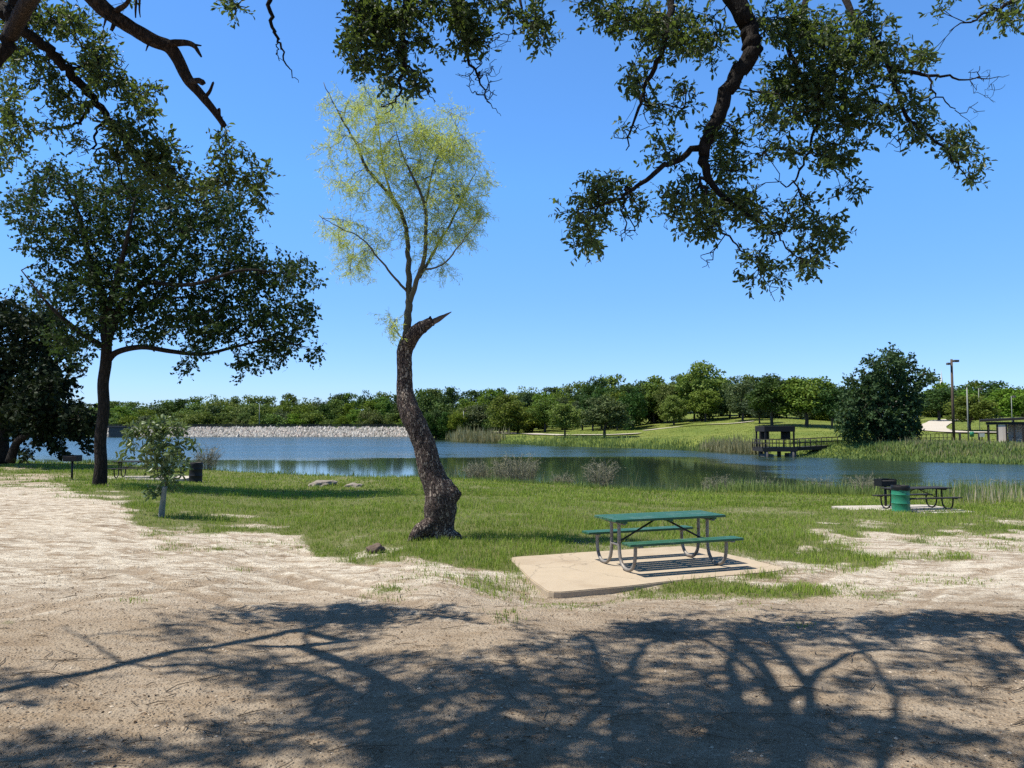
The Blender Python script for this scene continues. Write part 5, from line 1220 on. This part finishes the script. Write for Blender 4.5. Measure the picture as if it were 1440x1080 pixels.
# picnic shelter at the right edge, its front turned to the lake
YS = 100.0; gS = np.array([(1384 - CX) / F * YS, YS, 0]); gS[2] = gz(gS[0] + 4, gS[1] + 1)
sh = thing('picnic_shelter', 'open picnic shelter with a dark flat roof and pale block walls at the right edge', 'shelter', gS, R(-31))
kS = 1 / 12.9; lx = lambda p_: (p_ - 1384) * kS; RH = 2.75; xr = lx(1560)
m = MB(); m.add([(lx(1377), -1.2, RH), (xr, -1.2, RH + .75), (xr, 6, RH + .85), (lx(1377), 6, RH + .1), (lx(1377), -1.2, RH + .28), (xr, -1.2, RH + 1.05), (xr, 6, RH + 1.15), (lx(1377), 6, RH + .38)],
                np.array([(0, 1, 2, 3), (4, 7, 6, 5), (0, 4, 5, 1), (1, 5, 6, 2), (2, 6, 7, 3), (3, 7, 4, 0)])); m.build('roof', M['roof_dark'], sh)
m = MB(); m.box((lx(1386), -1.0, RH - .35), (xr - .3, -.8, RH - .01)); m.box((lx(1386), -.79, RH - .35), (lx(1386) + .2, 5.6, RH - .01)); m.build('beam', M['roof_dark'], sh)
for (p_, dy) in ((1389, -.9), (1401, -.9), (1414, -.9), (1425, -.9), (1436.5, -.9), (1470, -.9), (1500, -.9), (1389, 5.4), (1430, 5.4), (1480, 5.4)):
    m = MB(); m.box((lx(p_) - .10, dy - .10, -.3), (lx(p_) + .10, dy + .10, RH - .36)); m.build('post', M['roof_dark'], sh)
m = MB(); m.box((lx(1402) , -.98, -.3), (lx(1413), -.6, RH - .37)); m.build('block_wall', M['block'], sh)
m = MB(); m.box((lx(1417), 2.0, -.3), (xr - .6, 2.3, RH - .04)); m.build('block_wall', M['block'], sh)
m = MB(); m.box((lx(1384), -1.3, -.4), (xr, 6, .1)); m.build('floor_slab', M['concrete_far'], sh)
c31, s31 = math.cos(R(-31)), math.sin(R(-31))
for p_, lb_ in ((1409, 'small pale picnic table under the left bay of the shelter'), (1431, 'small pale picnic table under the right bay of the shelter')):
    picnic_table(lb_, (gS[0] + lx(p_) * c31 + .1 * s31, gS[1] + lx(p_) * s31 - .1 * c31, gS[2] + .1), R(-31), 1.5, 'tube', 'dark_metal')

# ================================================================== LITTER ON THE DIRT
def scatter(n, y0, y1, u=.72):
    q = rng.random(n); y = (y0 ** -.4 + q * (y1 ** -.4 - y0 ** -.4)) ** (-1 / .4); x = (rng.random(n) * 2 - 1) * u * y; return x, y
x, y = scatter(7000, 3.4, 12); z = ground_z(x, y); k = (grass_mask(x, y, z) < .4) & (slab_dist(x, y, SLAB) > 0.05); x, y, z = x[k], y[k], z[k]; n = len(x)
s_ = .003 + .011 * rng.random(n) ** 4
V = oct_[None] * (s_[:, None, None] * (.7 + .6 * rng.random((n, 6, 1)))) * np.array([1.2, 1.2, .7]) + np.stack([x, y, z + s_ * .2], -1)[:, None]
M['pebble'] = (lambda t: (t.pbsdf(t.ramp(t.n('NewGeometry').outputs['Random Per Island'], [(0, (.18, .135, .09)), (.6, (.34, .265, .19)), (1, (.52, .44, .34))]), .9, .15), t.m)[1])(NT('pebble'))
mb = MB(); mb.add(V.reshape(-1, 3), (np.arange(n)[:, None, None] * 6 + of[None]).reshape(-1, 3)); kind(mb.build('gravel', M['pebble']), 'stuff', 'small pale stones strewn over the dirt')
x, y = scatter(3600, 3.4, 11); z = ground_z(x, y); k = fbm(x * .8, y * .8, 13, 3) > .45; x, y, z = x[k], y[k], z[k]; n = len(x)
M['litter'] = mat_leaf('leaf_litter', (.13, .085, .05), (.28, .20, .13), (.1, .07, .03), .1, .8, .2)
mb = MB(); a = rng.random(n) * 6.283; D = np.stack([np.cos(a), np.sin(a), .15 * rng.normal(size=n)], -1); N = norm(np.array([0, 0, 1.]) + rng.normal(size=(n, 3)) * .4)
leaf_quads(mb, np.stack([x, y, z + .008], -1), D, N, .02 + .025 * rng.random(n), .009 + .01 * rng.random(n), True)
kind(mb.build('fallen_leaves', M['litter']), 'stuff', 'dry brown leaves scattered on the dirt')
mb = MB(); x, y = scatter(320, 3.5, 11); z = ground_z(x, y)
for i in range(len(x)):
    a = random.random() * 6.283; L = random.uniform(.06, .32) ; d = np.array([math.cos(a), math.sin(a), 0]); p = np.array([x[i], y[i], z[i] + .008])
    e = p + d * L; e[2] = gz(e[0], e[1]) + .01; mid_ = (p + e) / 2 + np.array([-d[1], d[0], 0]) * L * random.uniform(-.12, .12) + [0, 0, .008]
    mb.tube([p, mid_, e], [.004, .0035, .002], 5)
M['litter_twig'] = mat_simple('litter_twig', (.15, .115, .08), .9, .1, var=.4)
kind(mb.build('twigs', M['litter_twig']), 'stuff', 'fallen twigs on the dirt')

# ================================================================== LIGHT, SKY, CAMERA
wd = bpy.data.worlds.new('World'); sc.world = wd; wd.use_nodes = True; nt = wd.node_tree
bg = nt.nodes['Background']; sky = nt.nodes.new('ShaderNodeTexSky'); sky.sky_type = 'NISHITA'; sky.sun_disc = False
el = math.asin(SUN[2]); az = math.atan2(SUN[0], SUN[1])
sky.sun_elevation = el; sky.sun_rotation = az; sky.altitude = 200; sky.air_density = 1.0; sky.dust_density = .0; sky.ozone_density = 3.5
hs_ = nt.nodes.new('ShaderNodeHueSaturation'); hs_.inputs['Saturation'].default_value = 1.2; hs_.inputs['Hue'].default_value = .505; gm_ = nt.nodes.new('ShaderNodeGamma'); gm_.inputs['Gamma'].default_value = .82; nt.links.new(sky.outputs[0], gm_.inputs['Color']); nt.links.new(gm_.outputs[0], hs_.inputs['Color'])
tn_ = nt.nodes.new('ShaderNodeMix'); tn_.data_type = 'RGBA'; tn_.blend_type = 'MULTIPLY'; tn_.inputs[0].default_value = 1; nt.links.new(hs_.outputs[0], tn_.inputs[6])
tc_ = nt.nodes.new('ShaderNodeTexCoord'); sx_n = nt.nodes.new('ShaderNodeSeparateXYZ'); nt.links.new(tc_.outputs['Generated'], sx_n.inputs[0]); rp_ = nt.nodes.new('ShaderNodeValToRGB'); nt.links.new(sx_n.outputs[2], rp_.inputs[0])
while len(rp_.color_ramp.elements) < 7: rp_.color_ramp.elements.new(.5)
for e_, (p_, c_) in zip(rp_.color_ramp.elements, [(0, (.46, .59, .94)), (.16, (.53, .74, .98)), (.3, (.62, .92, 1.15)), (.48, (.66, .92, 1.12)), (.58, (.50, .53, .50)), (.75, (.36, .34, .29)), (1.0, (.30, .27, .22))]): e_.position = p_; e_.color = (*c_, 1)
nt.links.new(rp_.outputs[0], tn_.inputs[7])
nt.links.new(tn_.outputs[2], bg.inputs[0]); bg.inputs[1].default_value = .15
ld = bpy.data.lights.new('sun', 'SUN'); ld.energy = 4.2; ld.angle = R(.55); ld.color = (1, .955, .88)
lo = bpy.data.objects.new('sun', ld); COL.objects.link(lo); lo.rotation_euler = Vector(-SUN).to_track_quat('-Z', 'Y').to_euler()
cd = bpy.data.cameras.new('camera'); cd.sensor_width = 36; cd.lens = 36 * F / 1440; cd.clip_start = .05; cd.clip_end = 6000
co = bpy.data.objects.new('camera', cd); COL.objects.link(co); co.location = (0, 0, CAMZ); co.rotation_euler = (math.pi / 2 + PITCH, 0, 0); sc.camera = co
sc.view_settings.view_transform = 'Standard'; sc.view_settings.look = 'None'; sc.view_settings.exposure = 0.86; sc.view_settings.gamma = 1
cy = sc.cycles; cy.max_bounces = 7; cy.diffuse_bounces = 3; cy.glossy_bounces = 3; cy.transmission_bounces = 4; cy.caustics_reflective = False; cy.caustics_refractive = False
cy.use_denoising = False
